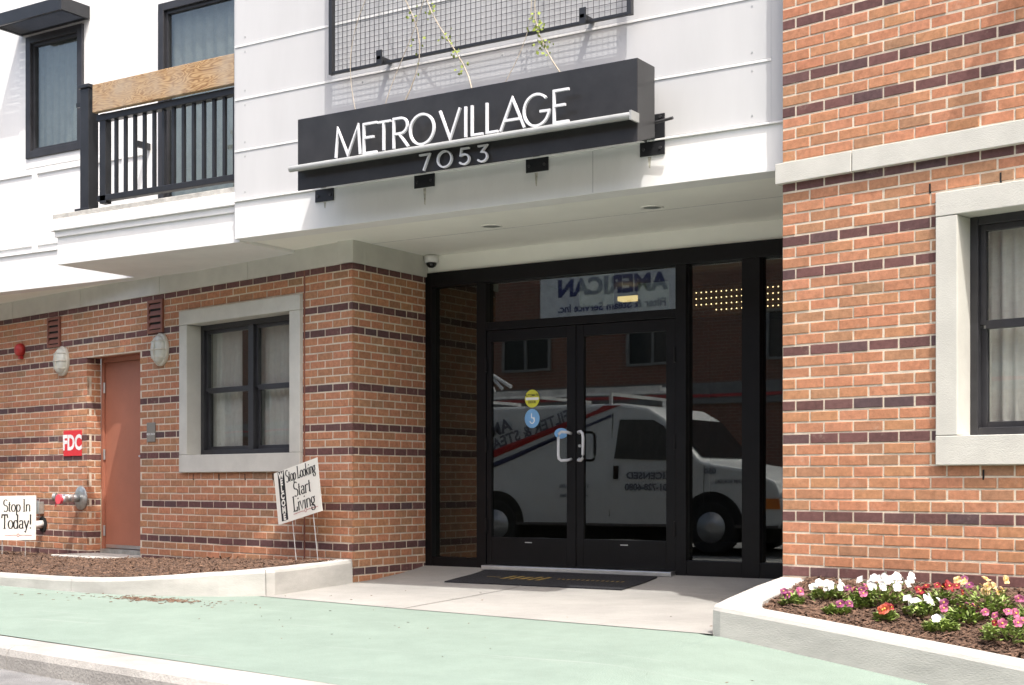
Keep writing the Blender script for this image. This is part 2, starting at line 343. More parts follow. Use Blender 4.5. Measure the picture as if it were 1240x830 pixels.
CAPS = {  # unit boxes, monoline
    'M': [[(.02, 0), (.10, 1), (.50, .04), (.90, 1), (.98, 0)]], 'E': [[(1, 1), (.07, 1), (.07, 0), (1, 0)], [(.07, .53), (.78, .53)]],
    'T': [[(0, .97), (1, .97)], [(.45, .97), (.45, 0)]], 'R': [[(.06, 0), (.06, 1), (.45, 1)] + arc(.5, .74, .42, .26, 80, -80, 12) + [(.42, .48), (.10, .48)], [(.40, .48), (.98, 0)]],
    'O': [arc(.5, .5, .47, .50, 90, 450, 32)], 'V': [[(.03, 1), (.5, .03), (.97, 1)]], 'I': [[(.5, 0), (.5, 1)]], 'L': [[(.08, 1), (.08, .03), (1, .03)]],
    'A': [[(.02, 0), (.5, 1), (.98, 0)], [(.20, .32), (.80, .32)]], 'G': [arc(.5, .5, .47, .5, 42, 352, 28) + [(.62, .44)]],
    '7': [[(.02, .95), (.95, .95), (.40, 0)]], '0': [arc(.5, .5, .46, .47, 90, 450, 28)], '5': [[(.92, .95), (.22, .95), (.14, .56)] + arc(.46, .32, .45, .29, 125, -150, 18)],
    '3': [[(.08, .95), (.86, .95), (.42, .60)] + arc(.46, .31, .44, .28, 80, -150, 18)],
}
SER = {  # high-contrast lettering: width, strokes (x-height .58)
    'S': (.62, [arc(.32, .74, .24, .24, 40, 270, 12) + arc(.32, .25, .26, .25, 90, -140, 12)]), 't': (.40, [[(.17, .80), (.17, .10)] + arc(.27, .10, .10, .09, 180, 300, 6), [(.02, .57), (.34, .57)]]),
    'o': (.58, [arc(.28, .29, .24, .29, 90, 450, 18)]), 'p': (.60, [[(.10, .57), (.10, -.28)], arc(.32, .29, .22, .28, 160, -160, 14), [(0, -.28), (.20, -.28)]]),
    'L': (.66, [[(.16, 1), (.16, .02)], [(.02, .99), (.32, .99)], [(.02, .02), (.56, .02), (.60, .26)]]), 'k': (.60, [[(.10, 1), (.10, 0)], [(.50, .56), (.12, .24)], [(.24, .34), (.52, 0)]]),
    'i': (.28, [[(.13, .57), (.13, 0)], [(.11, .82), (.13, .74)], [(.03, .01), (.23, .01)]]), 'n': (.62, [[(.10, .57), (.10, 0)], [(.10, .40)] + arc(.31, .38, .20, .19, 150, 0, 8) + [(.51, 0)]]),
    'g': (.58, [arc(.26, .36, .20, .21, 90, 450, 16), [(.36, .20), (.14, .08), (.42, .0)] + arc(.27, -.14, .22, .14, 40, -220, 14), [(.42, .50), (.56, .58)]]),
    'a': (.54, [[(.06, .46)] + arc(.24, .42, .16, .15, 150, 0, 8) + [(.40, .05), (.50, .02)], arc(.23, .16, .17, .15, 60, 330, 12)]), 'r': (.46, [[(.10, .57), (.10, 0)], [(.10, .38)] + arc(.30, .40, .18, .17, 160, 40, 6), [(0, .01), (.22, .01)]]),
    'v': (.56, [[(.04, .57), (.27, .02), (.50, .57)], [(-.02, .575), (.14, .575)]]), 'I': (.36, [[(.17, 1), (.17, 0)], [(.02, .99), (.32, .99)], [(.02, .01), (.32, .01)]]),
    'T': (.70, [[(.34, 1), (.34, 0)], [(.02, .76), (.06, .98), (.62, .98), (.66, .76)], [(.20, .01), (.48, .01)]]), 'd': (.60, [[(.46, 1), (.46, 0)], arc(.26, .29, .21, .29, 20, 340, 14)]),
    'y': (.56, [[(.04, .57), (.27, .04)], [(.50, .57), (.18, -.24), (.04, -.22)]]), '!': (.30, [[(.14, 1), (.14, .28)], [(.14, .08), (.14, .0)]]), ' ': (.26, []),
}
def serif(txt, h, sx, cx_, z, y):
    mb = MB(); wd = sum(SER[c][0] for c in txt) * h * sx; x = cx_ - wd / 2
    for c in txt:
        strokes(SER[c][1], h * sx, h, x, z, h * .125, h * .035, y=y, mb=mb); x += SER[c][0] * h * sx
    return mb

# ------------------------------------------------------------------ shared frames
A = R(-10.9); AD = Vector((math.cos(A), math.sin(A), 0)); AN = Vector((-math.sin(A), math.cos(A), 0))
C1 = Vector((0, -1.09, 0)); KR = 1.027; PR = Vector((7.56 + (4.21 - 7.56) * KR, -10.356 + (-2.068 + 10.356) * KR, .72 * (1 - KR)))
def lw(s, d, z=0.0): return C1 + AD * s + AN * d + Vector((0, 0, z))
def rw(s, d, z=0.0): return PR + (AD * s + AN * d + Vector((0, 0, z))) * KR
FW = Vector((math.cos(YAW), math.sin(YAW), 0)); RT = Vector((math.sin(YAW), -math.cos(YAW), 0))
def proj(q):
    d = Vector(q) - CAM; z = d.dot(FW); return (620 + 1719 * d.dot(RT) / z, 585 - 1719 * d.z / z, z)
def interp(tab, x):
    if x <= tab[0][0]: return tab[0][1]
    for (a, fa), (c, fc) in zip(tab, tab[1:]):
        if x <= c: return fa + (fc - fa) * (x - a) / (c - a)
    return tab[-1][1]
GZ = [(-5.4, -.205), (-4.8, -.20), (-3.0, -.14), (-1.1, -.115), (-.8, -.105), (-.36, -.065), (0, -.012), (1, -.012)]
def gz(x, y): return interp(GZ, y) - .0986 * max(0.0, min(x, 9.0) - 4.15)
KD = Vector((.986, -.166, 0)); KN = Vector((-.166, -.986, 0)); K0 = Vector((.26, -4.80, 0))   # back line of the road kerb

# ------------------------------------------------------------------ ground
P('ground', MB().quad((-250, -250, -.75), (250, -250, -.75), (250, 250, -.75), (-250, 250, -.75)), 'far_ground', kind='structure', label='distant ground around the street')
def sheet(rows, name, m, **kw):
    mb = MB(); n = len(rows[0])
    vs = [p for r in rows for p in r]; fs = [(i * n + j, i * n + j + 1, (i + 1) * n + j + 1, (i + 1) * n + j) for i in range(len(rows) - 1) for j in range(n - 1)]
    mb.add(vs, fs); return P(name, mb, m, kind='structure', **kw)
# mint coated footpath, from under the planters to the road kerb
rows = []
for t in [i / 24 for i in range(25)]:
    row = []
    for i in range(161):
        x = -12 + 24 * i / 160; yk = K0.y + (x - K0.x) * KD.y / KD.x + .02; y = -.9 + (yk + .9) * t if x < 4.1 else -2.4 + (yk + 2.4) * t
        row.append((x, y, gz(x, min(y, -1.2)) - .0035))
    rows.append(row)
sheet(rows, 'footpath', 'mint_coating', label='mint green coated footpath before the entrance')
front = [(-.1, -2.36), (.21, -2.40), (1.87, -2.66), (4.12, -2.955), (4.2, -2.96)]
rows = []
for t in [i / 20 for i in range(21)]:
    rows.append([(x, .1 + (interp(front, x) - .1) * t, gz(x, .1 + (interp(front, x) - .1) * t) + .0) for x in [-.05 + 4.20 * i / 30 for i in range(31)]])
sheet(rows, 'entrance_slab', 'slab_concrete', label='pale concrete entrance slab before the glass doors')
mb = MB(); jp = [(1.40, -.10), (1.45, -.6), (1.50, -.95), (1.59, -1.66), (1.66, -2.30), (1.70, -2.62)]
for (xa, ya_), (xb, yb_) in zip(jp, jp[1:]): mb.quad((xa, ya_, gz(0, ya_) + .0022), (xa + .011, ya_, gz(0, ya_) + .0022), (xb + .011, yb_, gz(0, yb_) + .0022), (xb, yb_, gz(0, yb_) + .0022))
P('slab_joint', mb, 'joint_filler', bpy.data.objects['entrance_slab'])
# road, crowned
prof = [(0, -.325), (.6, -.315), (3.4, -.24), (6, -.24), (9.5, -.33)]
rows = []
for off, z in prof:
    rows.append([tuple(K0 + KD * s + KN * (.30 + off) + Vector((0, 0, z - .0986 * max(0.0, min(s, 9.0) - 3.9)))) for s in (-60, -20, -6, 0, 3.9, 6, 9, 12, 20, 60)])
sheet(rows, 'road', 'asphalt', label='grey asphalt road beside the concrete kerb')
# road kerb: concrete lengths with joints
def kerb(name, outer, inner, top, bot, m, label=None, r=.03):
    """outer and inner edge points, top heights per point; rounded outer arris"""
    mb = MB(); k = len(outer); prof_n = 7; vs = []
    for i in range(k):
        o = Vector(outer[i]); n_ = Vector(inner[i]); d = (n_ - o).normalized(); zt = top[i]; zb = bot[i]
        def pt(u, z): q = o + d * u; return (q.x, q.y, z)
        W = (n_ - o).length
        vs += [pt(0, zb), pt(.006, zt - r), pt(.006 + r * .3, zt - r * .3), pt(.006 + r, zt), pt(W - .012, zt - .004), pt(W, zt - .018), pt(W, zb)]
    fs = [(i * prof_n + j, i * prof_n + j + 1, (i + 1) * prof_n + j + 1, (i + 1) * prof_n + j) for i in range(k - 1) for j in range(prof_n - 1)]
    fs += [tuple(range(prof_n)), tuple(range((k - 1) * prof_n, k * prof_n))]
    mb.add(vs, fs); return P(name, mb, m, kind='structure', label=label, smooth=False)
def resample(pts, step):
    out = []
    for a, c in zip(pts, pts[1:]):
        a = Vector(a); c = Vector(c); n = max(1, int((c - a).length / step))
        out += [a + (c - a) * i / n for i in range(n)]
    return out + [Vector(pts[-1])]
s = -9.0
while s < 9:
    a = K0 + KD * (s + .004); c = K0 + KD * (s + 2.42 - .004)
    ps = resample([a, c], .3)
    kerb('kerb', [p + KN * .31 for p in ps], ps, [-.198 - .0986 * max(0.0, min(p.x, 9.0) - 4.10) for p in ps], [-1.0] * len(ps), 'concrete_road_kerb', r=.05, label='weathered concrete road kerb along the footpath'); s += 2.42
# planter kerbs
def smoothline(pts, n):
    """Catmull-Rom through 3-tuples"""
    p = [Vector(q) for q in pts]; p = [p[0] * 2 - p[1]] + p + [p[-1] * 2 - p[-2]]; out = []
    for i in range(1, len(p) - 2):
        for j in range(n):
            t = j / n; a, b_, c, d = p[i - 1:i + 3]
            out.append(.5 * ((2 * b_) + (c - a) * t + (2 * a - 5 * b_ + 4 * c - d) * t * t + (3 * b_ - a - 3 * c + d) * t ** 3))
    return out + [p[-2]]
def offset(ps, w_, flip=1):
    out = []
    for i in range(len(ps)):
        t = (ps[min(i + 1, len(ps) - 1)] - ps[max(i - 1, 0)]); t.z = 0; t.normalize(); out.append(ps[i] + Vector((-t.y, t.x, 0)) * w_ * flip)
    return out
lk = smoothline([(-14.0, -1.7, -.06), (-9.0, -2.15, -.05), (-5, -2.45, -.045), (-2.48, -2.69, -.04), (-1.3, -2.82, -.025), (-.6, -2.76, .01), (-.1, -2.56, .05)], 6) + [Vector((.20, -2.36, .068)), Vector((.22, -2.28, .069)), Vector((.17, -1.9, .073)), Vector((.10, -1.5, .078)), Vector((.03, -1.12, .083))]
lin = offset(lk, .17); lin[-1] = Vector((-.15, -1.08, 0)); lin[-5] = Vector((.03, -2.27, 0)); lin[-6] = Vector((.02, -2.24, 0)); lin[-4] = Vector((.015, -2.2, 0)) ; lin[-3] = Vector((-.0, -1.88, 0)); lin[-2] = Vector((-.07, -1.5, 0))
def kerb_lengths(outer, inner, cuts, bot, m, label):
    cuts = [0] + cuts + [len(outer) - 1]
    for a, c in zip(cuts, cuts[1:]):
        o_, i_ = [p.copy() for p in outer[a:c + 1]], [Vector((p.x, p.y, 0)) for p in inner[a:c + 1]]
        for e, f in ((0, 1), (-1, -2)):
            t = (o_[f] - o_[e]); t.z = 0; t.normalize(); o_[e] += t * .003; i_[e] += t * .003
        kerb('planter_kerb', [Vector((p.x, p.y, 0)) for p in o_], i_, [p.z for p in o_], [bot] * len(o_), m, label)
kerb_lengths(lk, lin, [14, 23, len(lk) - 5], -.2, 'concrete_kerb', 'long pale concrete kerb edging the mulch bed under the service door')
rk = [Vector((4.09, -1.86, .125)), Vector((4.105, -2.3, .095)), Vector((4.118, -2.72, .055)), Vector((4.122, -2.89, .034)), Vector((4.14, -2.95, .027)), Vector((4.20, -2.98, .022))] + resample([(4.34, -3.015, .012), (4.89, -3.152, -.035), (5.554, -3.318, -.099), (5.963, -3.419, -.141), (8.5, -4.05, -.37)], .3)
rin = offset(rk, .20); 
for i in range(3): rin[i] = Vector((4.31 + .022 * i, rk[i].y, 0))
rin[3] = Vector((4.365, -2.76, 0)); rin[4] = Vector((4.372, -2.79, 0)); rin[5] = Vector((4.39, -2.81, 0)); rin[6] = Vector((4.42, -2.825, 0))
rin = [Vector((q.x, q.y, 0)) for q in rin]
kerb_lengths(rk, rin, [12], -.7, 'concrete_kerb', 'pale concrete kerb around the pansy bed by the window')

# ------------------------------------------------------------------ the apartment building
B = E('apartment_building', 'brick and white panel apartment building with a recessed glass entrance', 'building')
COURSE = .0676
DARK_K = {0, 5, 12, 15, 20, 27, 30, 35, -3}
def course_list(kmin, kmax, base=.208, dark=DARK_K): return [(base + COURSE * k, k in dark, k) for k in range(kmin, kmax + 1)]
BM = {}
def brick_mesh(Lx, H, red):
    key = (round(Lx, 3), round(H, 3), red)
    if key not in BM:
        mb = MB(); c = .003; x0, x1, z0, z1 = -Lx / 2, Lx / 2, -H / 2, H / 2
        v = [(x0, .028, z0), (x1, .028, z0), (x1, .028, z1), (x0, .028, z1), (x0, c, z0), (x1, c, z0), (x1, c, z1), (x0, c, z1), (x0 + c, 0, z0 + c), (x1 - c, 0, z0 + c), (x1 - c, 0, z1 - c), (x0 + c, 0, z1 - c)]
        f = [(8, 9, 10, 11)] + [(4 + i, 4 + (i + 1) % 4, 8 + (i + 1) % 4, 8 + i) for i in range(4)] + [(i, (i + 1) % 4, 4 + (i + 1) % 4, 4 + i) for i in range(4)]
        mb.add(v, f); BM[key] = mb.mesh('brick'); BM[key].materials.append(MATS[red])
    return BM[key]
def brick_wall(label, loc, rotz, s0, s1, courses, module, openings, phase, red, mortar_m, zlo, zhi, e0=0.0, e1=0.0, limit=300, k_=1.0):
    joint = .0105
    cuts_s = sorted({s0, s1} | {v for o in openings for v in o[:2] if s0 < v < s1}); cuts_z = sorted({zlo, zhi} | {v for o in openings for v in o[2:] if zlo < v < zhi})
    mb = MB()
    for a, c in zip(cuts_s, cuts_s[1:]):
        for e, g in zip(cuts_z, cuts_z[1:]):
            ms, mz = (a + c) / 2, (e + g) / 2
            if not any(o[0] < ms < o[1] and o[2] < mz < o[3] for o in openings): mb.box(max(a, s0 + e0), min(c, s1 - e1), .0028, .055, e, g)
    W = P('brick_wall', mb, mortar_m, B, loc=loc, rot=(0, 0, rotz)); W['label'] = label; W.scale = (k_, k_, k_)
    M_ = Matrix.Translation(Vector(loc)) @ Matrix.Rotation(rotz, 4, 'Z') @ Matrix.Scale(k_, 4)
    lst = []
    for zt, dk, k in courses:
        H = COURSE - joint; zc = zt - H / 2 - .001
        i = math.floor((s0 - phase) / module) - 1
        while True:
            a = phase + i * module + (module / 2 if k % 2 else 0); c = a + module - joint; i += 1
            if a >= s1 - .004: break
            a, c = max(a, s0), min(c, s1)
            segs = [(a, c)]
            for o in openings:
                if o[2] - .012 < zc < o[3] + .012:
                    nw = []
                    for p_, q_ in segs:
                        if q_ <= o[0] or p_ >= o[1]: nw.append((p_, q_))
                        else:
                            if p_ < o[0]: nw.append((p_, o[0]))
                            if q_ > o[1]: nw.append((o[1], q_))
                    segs = nw
            for p_, q_ in segs:
                if q_ - p_ < .02: continue
                w_ = M_ @ Vector(((p_ + q_) / 2, 0, zc)); x, y, z = proj(w_)
                inside = -10 < x < 1250 and -10 < y < 840
                if not (-700 < x < 1900 and -500 < y < 900): continue
                lst.append((0 if inside else 1, z, p_, q_, zc, H, dk))
    lst.sort(key=lambda t: (t[0], t[1]))
    join = {False: MB(), True: MB()}
    for n_, (ins, z, p_, q_, zc, H, dk) in enumerate(lst):
        key = 'brick_dark' if dk else red
        jz = random.uniform(-.0012, .0012); jy = random.uniform(-.003, .0018)
        if ins == 0 and n_ < limit:
            o = bpy.data.objects.new('brick', brick_mesh(q_ - p_, H, key)); COL.objects.link(o); o.parent = W
            o.location = ((p_ + q_) / 2, jy, zc + jz); o.rotation_euler = (0, random.uniform(-.004, .004), random.uniform(-.006, .006))
        else:
            me = brick_mesh(q_ - p_, H, key); cx_ = (p_ + q_) / 2
            join[dk].add([(v.co.x + cx_, v.co.y + jy, v.co.z + zc + jz) for v in me.vertices], [tuple(p.vertices) for p in me.polygons])
    for dk, mbj in join.items():
        if mbj.v: P('dark_brickwork' if dk else 'brickwork', mbj, ('brick_dark' if dk else red) + '_joined', W, kind='stuff')
    return W
WL = (-2.54, -.67, .82, 2.362)      # left window, outer stone edge
WR = (1.035, 2.90, .82, 2.362)      # right window
DOOR = (-4.31, -3.28, -.30, 2.030)
CL = course_list(-6, 35)
wall_l = brick_wall('brown brick wall with dark courses around the service door', C1, A, -14.0, -.004, CL, .2065, [WL, DOOR], -.05, 'brick_red', 'mortar', -.4, 2.70, e1=.010)
wall_b = brick_wall('narrow brick return beside the glass entrance', C1, R(90), 0, 1.06, CL, .1665, [], .09, 'brick_red', 'mortar', -.4, 2.70, e0=.018)
up = [(2.695 + COURSE * j, j in (5, 8, 13, 18), j) for j in range(1, 34)]
wall_r = brick_wall('sunlit red brick wall with purple courses beside the pansy bed', PR, A, 0, 4.2, CL + up, .1985, [WR], .0, 'brick_red', 'mortar', -.4, 4.9, k_=KR)
P('shadow_arm', box(1.84, 2.0, -.42, .05, 4.27, 4.36), 'black_metal', B, loc=PR, rot=(0, 0, A))  # unseen arm added above the view to throw a slanting shadow band
# brick side of that wall facing the glass, seen by the entrance only
P('side_wall', box(4.135, 4.40, -1.80, .05, -.3, 4.9), 'far_brick', B)
P('side_wall', box(8.30, 8.5, -2.8, 5, -.3, 4.9), 'far_brick', B)

for s_, z_ in ((-2.35, .775), (-1.93, .775), (-1.52, .775), (-1.10, .775)): P('weep_hole', box(s_, s_ + .010, -.0035, .01, z_ - .028, z_ + .028), 'void', wall_l)
for s_, z_ in ((1.30, .765), (1.72, .765), (.98, 2.40), (1.40, 2.40)): P('weep_hole', box(s_, s_ + .010, -.0035, .01, z_ - .028, z_ + .028), 'void', wall_r)
P('movement_joint', box(-.652, -.638, -.0045, .01, -.3, 2.562), 'vent_paint', wall_l)
# stone bands (each length a stone)
def stones(cuts, loc, rotz, z0, z1, out, k_=1.0, depth=.15):
    for a, c in zip(cuts, cuts[1:]):
        P('stone_band', box(a + .003, c - .003, -out, depth, z0, z1), 'stone', B, loc=loc, rot=(0, 0, rotz), bevel=.004).scale = (k_, k_, k_)
stones([-14.0, -7.5, -5.9, -4.4, -2.9, -1.45, -.0], C1, A, 2.566, 2.765, .02)
stones([-.022, 1.06], C1, R(90), 2.566, 2.764, .02)
stones([-.035, .50, 2.15, 4.2], PR, A, 2.564, 2.690, .036, KR)

def window(label, loc, rotz, o, mid, curtain, vert=None, blind_col='curtain', k_=1.0):
    s0, s1, z0, z1 = o; Wn = E('window', None, None, loc, rotz, parent=B); Wn['label'] = label; Wn.scale = (k_, k_, k_)
    jl, hd, sl_ = .13, .135, .165
    out = .035
    P('stone_head', box(s0, s1, -out, .17, z1 - hd, z1), 'stone', Wn, bevel=.004)
    P('stone_sill', box(s0, s1, -out, .17, z0, z0 + sl_), 'stone', Wn, bevel=.004)
    P('stone_jamb', box(s0, s0 + jl, -out + .002, .17, z0 + sl_ + .003, z1 - hd - .003), 'stone', Wn, bevel=.004)
    P('stone_jamb', box(s1 - jl - .02, s1, -out + .002, .17, z0 + sl_ + .003, z1 - hd - .003), 'stone', Wn, bevel=.004)
    a, c, e, g = s0 + jl, s1 - jl - .02, z0 + sl_, z1 - hd; y0 = .125; fw = .048
    fr = MB().box(a, a + fw, y0, .20, e, g).box(c - fw, c, y0, .20, e, g).box(a + fw, c - fw, y0 + .001, .20, g - fw, g).box(a + fw, c - fw, y0 + .001, .20, e, e + fw)
    for v in (vert or []): fr.box(v - .04, v + .04, y0 - .004, .20, e + fw, g - fw)
    P('window_frame', fr, 'dark_frame', Wn, bevel=.003)
    xs = [a + fw] + [x for v in (vert or []) for x in (v - .04, v + .04)] + [c - fw]; zm = mid
    for i in range(0, len(xs), 2):
        p_, q_ = xs[i], xs[i + 1]; t = .034
        up_ = MB().box(p_, p_ + t, .150, .19, zm, g - fw).box(q_ - t, q_, .150, .19, zm, g - fw).box(p_ + t, q_ - t, .151, .19, zm - .024, zm + .024).box(p_ + t, q_ - t, .151, .19, g - fw - t, g - fw)
        P('sash', up_, 'dark_frame', Wn, bevel=.002)
        lo = MB().box(p_, p_ + t, .170, .20, e + fw, zm - .02).box(q_ - t, q_, .170, .20, e + fw, zm - .02).box(p_ + t, q_ - t, .171, .20, e + fw, e + fw + t)
        P('sash', lo, 'dark_frame', Wn, bevel=.002)
        P('pane', box(p_ + t, q_ - t, .168, .172, zm + .024, g - fw - t), 'window_glass', Wn)
        P('pane', box(p_ + t, q_ - t, .184, .188, e + fw + t, zm - .024), 'window_glass', Wn)
    # curtain: gathered cloth
    mb = MB(); n_ = 110; vs_ = []
    for i in range(n_ + 1):
        x = a + (c - a) * i / n_; y = .27 + .018 * math.sin(i * 1.15) + .01 * math.sin(i * .37)
        vs_ += [(x, y, e - .05), (x, y - .004, g + .05)]
    mb.add(vs_, [(2 * i, 2 * i + 2, 2 * i + 3, 2 * i + 1) for i in range(n_) if curtain(i / n_)])
    P('curtain', mb, blind_col, Wn, smooth=True)
    # room behind, closed
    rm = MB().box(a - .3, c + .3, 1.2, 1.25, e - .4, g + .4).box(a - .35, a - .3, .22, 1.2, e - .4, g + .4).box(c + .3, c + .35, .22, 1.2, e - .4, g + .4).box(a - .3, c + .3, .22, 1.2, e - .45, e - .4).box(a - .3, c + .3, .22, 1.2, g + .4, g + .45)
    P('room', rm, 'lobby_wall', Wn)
    return Wn
window('four pane window in a stone surround beside the service door', C1, A, WL, 1.60, lambda t: t < .30 or t > .46, vert=[-1.60], blind_col='blind')
window('tall sash window in a stone surround above the pansy bed', PR, A, WR, 1.615, lambda t: True, vert=[1.97], k_=KR)

# service door
D = E('service_door', None, None, C1, A, parent=B); D['label'] = 'rust red painted steel service door'
P('door_leaf', box(-4.252, -3.325, .185, .23, .035, 1.978), 'door_paint', D, bevel=.003)
P('door_frame', MB().box(-4.308, -4.257, .165, .28, -.25, 2.028).box(-3.323, -3.282, .165, .28, -.25, 2.028).box(-4.257, -3.323, .166, .28, 1.981, 2.028), 'door_paint', D, bevel=.003)
P('threshold', box(-4.254, -3.324, .12, .28, -.05, .030), 'galvanised', D)
P('kick_plate', box(-4.235, -3.34, .180, .186, .040, .075), 'aluminium', D)
P('lintel', box(-4.309, -3.281, .056, .30, 2.029, 2.10), 'door_paint', D); P('jamb_lining', box(-3.2805, -3.2, .056, .30, -.3, 2.05), 'mortar', D)
P('back_panel', box(-4.45, -3.2, .281, .33, -.3, 2.1), 'void', D)
for z in (.22, 1.02, 1.72): P('hinge', MB().tube([(-4.254, .170, z - .055), (-4.254, .170, z + .055)], .013, 8), 'aluminium', D)
P('lever_handle', MB().tube([(-3.385, .185, .99), (-3.385, .13, .99), (-3.39, .125, .99), (-3.50, .125, .99)], .011, 8).lathe([(.028, 0), (.028, -.012)], 14, 'y', (-3.385, .185, .99)), 'aluminium', D)
brick_wall('brick reveal beside the service door', lw(-4.31, 0), A + R(90), .0, .164, [c for c in CL if c[2] <= 27], .200, [], .0, 'brick_red', 'mortar', -.3, 2.03, e0=.004)
P('door_step', box(-4.30, -3.29, -.42, .118, -.25, -.012), 'concrete_deck', B, loc=C1, rot=(0, 0, A), bevel=.01)

# white facade over the entrance (plane y = -1.70) and the set-back wall with the balcony
YF = -1.70; YR_ = -.62
zs = [3.062, 3.475, 3.90, 4.34, 4.78, 5.2]
P('facade_backing', box(-.75, 4.19, YF + .012, YF + .20, 2.76, 5.2), 'dark_frame', B)
for i, (z0, z1) in enumerate(zip(zs, zs[1:])):
    xs = [-.75, 3.985]
    o = P('panel', box(-.752, 3.985, YF, YF + .011, z0 + .006, z1 - .006), 'white_panel', B, bevel=.0015)
    for x in (-.64, .6, 1.9, 3.85):
        for z in (z0 + .06, z1 - .06): P('screw', MB().lathe([(.0065, 0), (.006, -.003)], 8, 'y', (x, YF, z)), 'screw', o)
    P('joint_trim', box(-.75, 3.985, YF - .006, YF + .010, z0 - .014, z0 + .0025), 'white_paint', B)
P('corner_trim', box(3.989, 4.185, YF - .012, YF + .011, 3.06, 5.2), 'white_panel', B, bevel=.002)
P('flashing', MB().prism([(0, 0), (.001, 0)], 0, 1) if 0 else box(-.755, 4.195, YF - .022, YF + .01, 3.046, 3.058), 'white_paint', B, bevel=.002)
P('fascia', box(-.752, 4.20, YF - .004, YF + .19, 2.742, 3.045), 'white_paint', B, bevel=.003)
for x, h_ in ((1.20, .13), (2.19, .10), (.22, .05), (3.10, .08)): P('rust_stain', MB().add([(x - .012, YF - .0046, 2.945), (x + .014, YF - .0046, 2.945), (x + .006, YF - .0046, 2.945 - h_), (x - .004, YF - .0046, 2.945 - h_ * .9)], [(0, 1, 2, 3)]), 'stain', B)
P('fascia_joint', box(2.655, 2.659, YF - .0052, YF, 2.75, 3.04), 'screw', B)
P('soffit', MB().box(-.748, 4.206, YF + .19, .4, 2.752, 2.80).box(-14.0, -.7481, YR_ + .151, 1.6, 2.756, 2.80), 'soffit_paint', B)
P('soffit_joint', box(-.74, 4.19, -.86, -.855, 2.7508, 2.753), 'screw', B)
P('side_cladding', box(-.78, -.752, YF + .02, -.6, 2.77, 5.2), 'white_panel', B)
# set-back wall
YR = -.62
opn = [(-4.74, -3.87, 4.10, 5.37), (-2.78, -1.60, 3.20, 5.36)]
mb = MB(); cs = sorted({-14.0, -.78} | {v for o in opn for v in o[:2]}); cz = sorted({3.118, 6.4} | {v for o in opn for v in o[2:]})
for a, c in zip(cs, cs[1:]):
    for e, g in zip(cz, cz[1:]):
        if not any(o[0] < (a + c) / 2 < o[1] and o[2] < (e + g) / 2 < o[3] for o in opn): mb.box(a, c, YR, YR + .15, e, g)
P('upper_wall', mb, 'white_paint', B)
P('fascia', box(-14.0, -.79, YR - .012, YR + .15, 2.742, 3.112), 'white_paint', B, bevel=.003)
P('flashing', box(-14.0, -.79, YR - .03, YR + .10, 3.1125, 3.1175), 'white_paint', B)
for bx_ in ((-4.655, -4.575, 3.125, 3.93), (-3.30, -3.26, 3.2, 6.4), (-6.4, -6.32, 3.125, 6.4)): P('batten', box(bx_[0], bx_[1], YR - .018, YR - .0005, bx_[2], bx_[3]), 'white_paint', B, bevel=.002)
P('batten', box(-14.0, -3.0, YR - .016, YR - .0005, 3.93, 3.99), 'white_paint', B, bevel=.002)
P('batten', box(-14.0, -3.0, YR - .014, YR - .0005, 3.185, 3.215), 'white_paint', B, bevel=.002)
def upper_window(name, label, o, slider=False):
    Wn = E(name, None, None, parent=B); Wn['label'] = label; a, c, e, g = o; f = .075
    fr = MB().box(a, a + f, YR - .03, YR + .08, e, g).box(c - f, c, YR - .03, YR + .08, e, g).box(a + f, c - f, YR - .029, YR + .08, g - f, g).box(a + f, c - f, YR - .029, YR + .08, e, e + f)
    P('window_frame', fr, 'dark_frame', Wn, bevel=.004)
    t = .03
    P('sash', MB().box(a + f, a + f + t, YR, YR + .06, e + f, g - f).box(c - f - t, c - f, YR, YR + .06, e + f, g - f).box(a + f + t, c - f - t, YR + .001, YR + .06, g - f - t, g - f).box(a + f + t, c - f - t, YR + .001, YR + .06, e + f, e + f + t), 'dark_frame', Wn, bevel=.002)
    P('pane', box(a + f + t, c - f - t, YR + .025, YR + .03, e + f + t, g - f - t), 'upper_glass', Wn)
    mb = MB(); n_ = 40; vs_ = []
    for i in range(n_ + 1):
        x = a + (c - a) * i / n_; y = YR + .10 + .012 * math.sin(i * 1.3); vs_ += [(x, y, e), (x, y, g)]
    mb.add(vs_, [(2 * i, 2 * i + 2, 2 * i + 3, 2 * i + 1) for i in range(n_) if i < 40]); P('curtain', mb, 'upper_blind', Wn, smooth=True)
    rm = MB().box(a - .2, c + .2, YR + 1.2, YR + 1.25, e - .2, g + .2).box(a - .25, a - .2, YR + .15, YR + 1.2, e - .2, g + .2).box(c + .2, c + .25, YR + .15, YR + 1.2, e - .2, g + .2).box(a - .2, c + .2, YR + .15, YR + 1.2, e - .25, e - .2).box(a - .2, c + .2, YR + .15, YR + 1.2, g + .2, g + .25)
    P('room', rm, 'lobby_wall', Wn)
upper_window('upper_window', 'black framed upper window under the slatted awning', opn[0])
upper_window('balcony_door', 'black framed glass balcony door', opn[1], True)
P('window_trim', MB().box(-4.86, -4.74, YR - .012, YR + .02, 3.995, 5.37).box(-4.74, -3.87, YR - .0125, YR + .02, 4.0, 4.10), 'white_paint', B, bevel=.002)

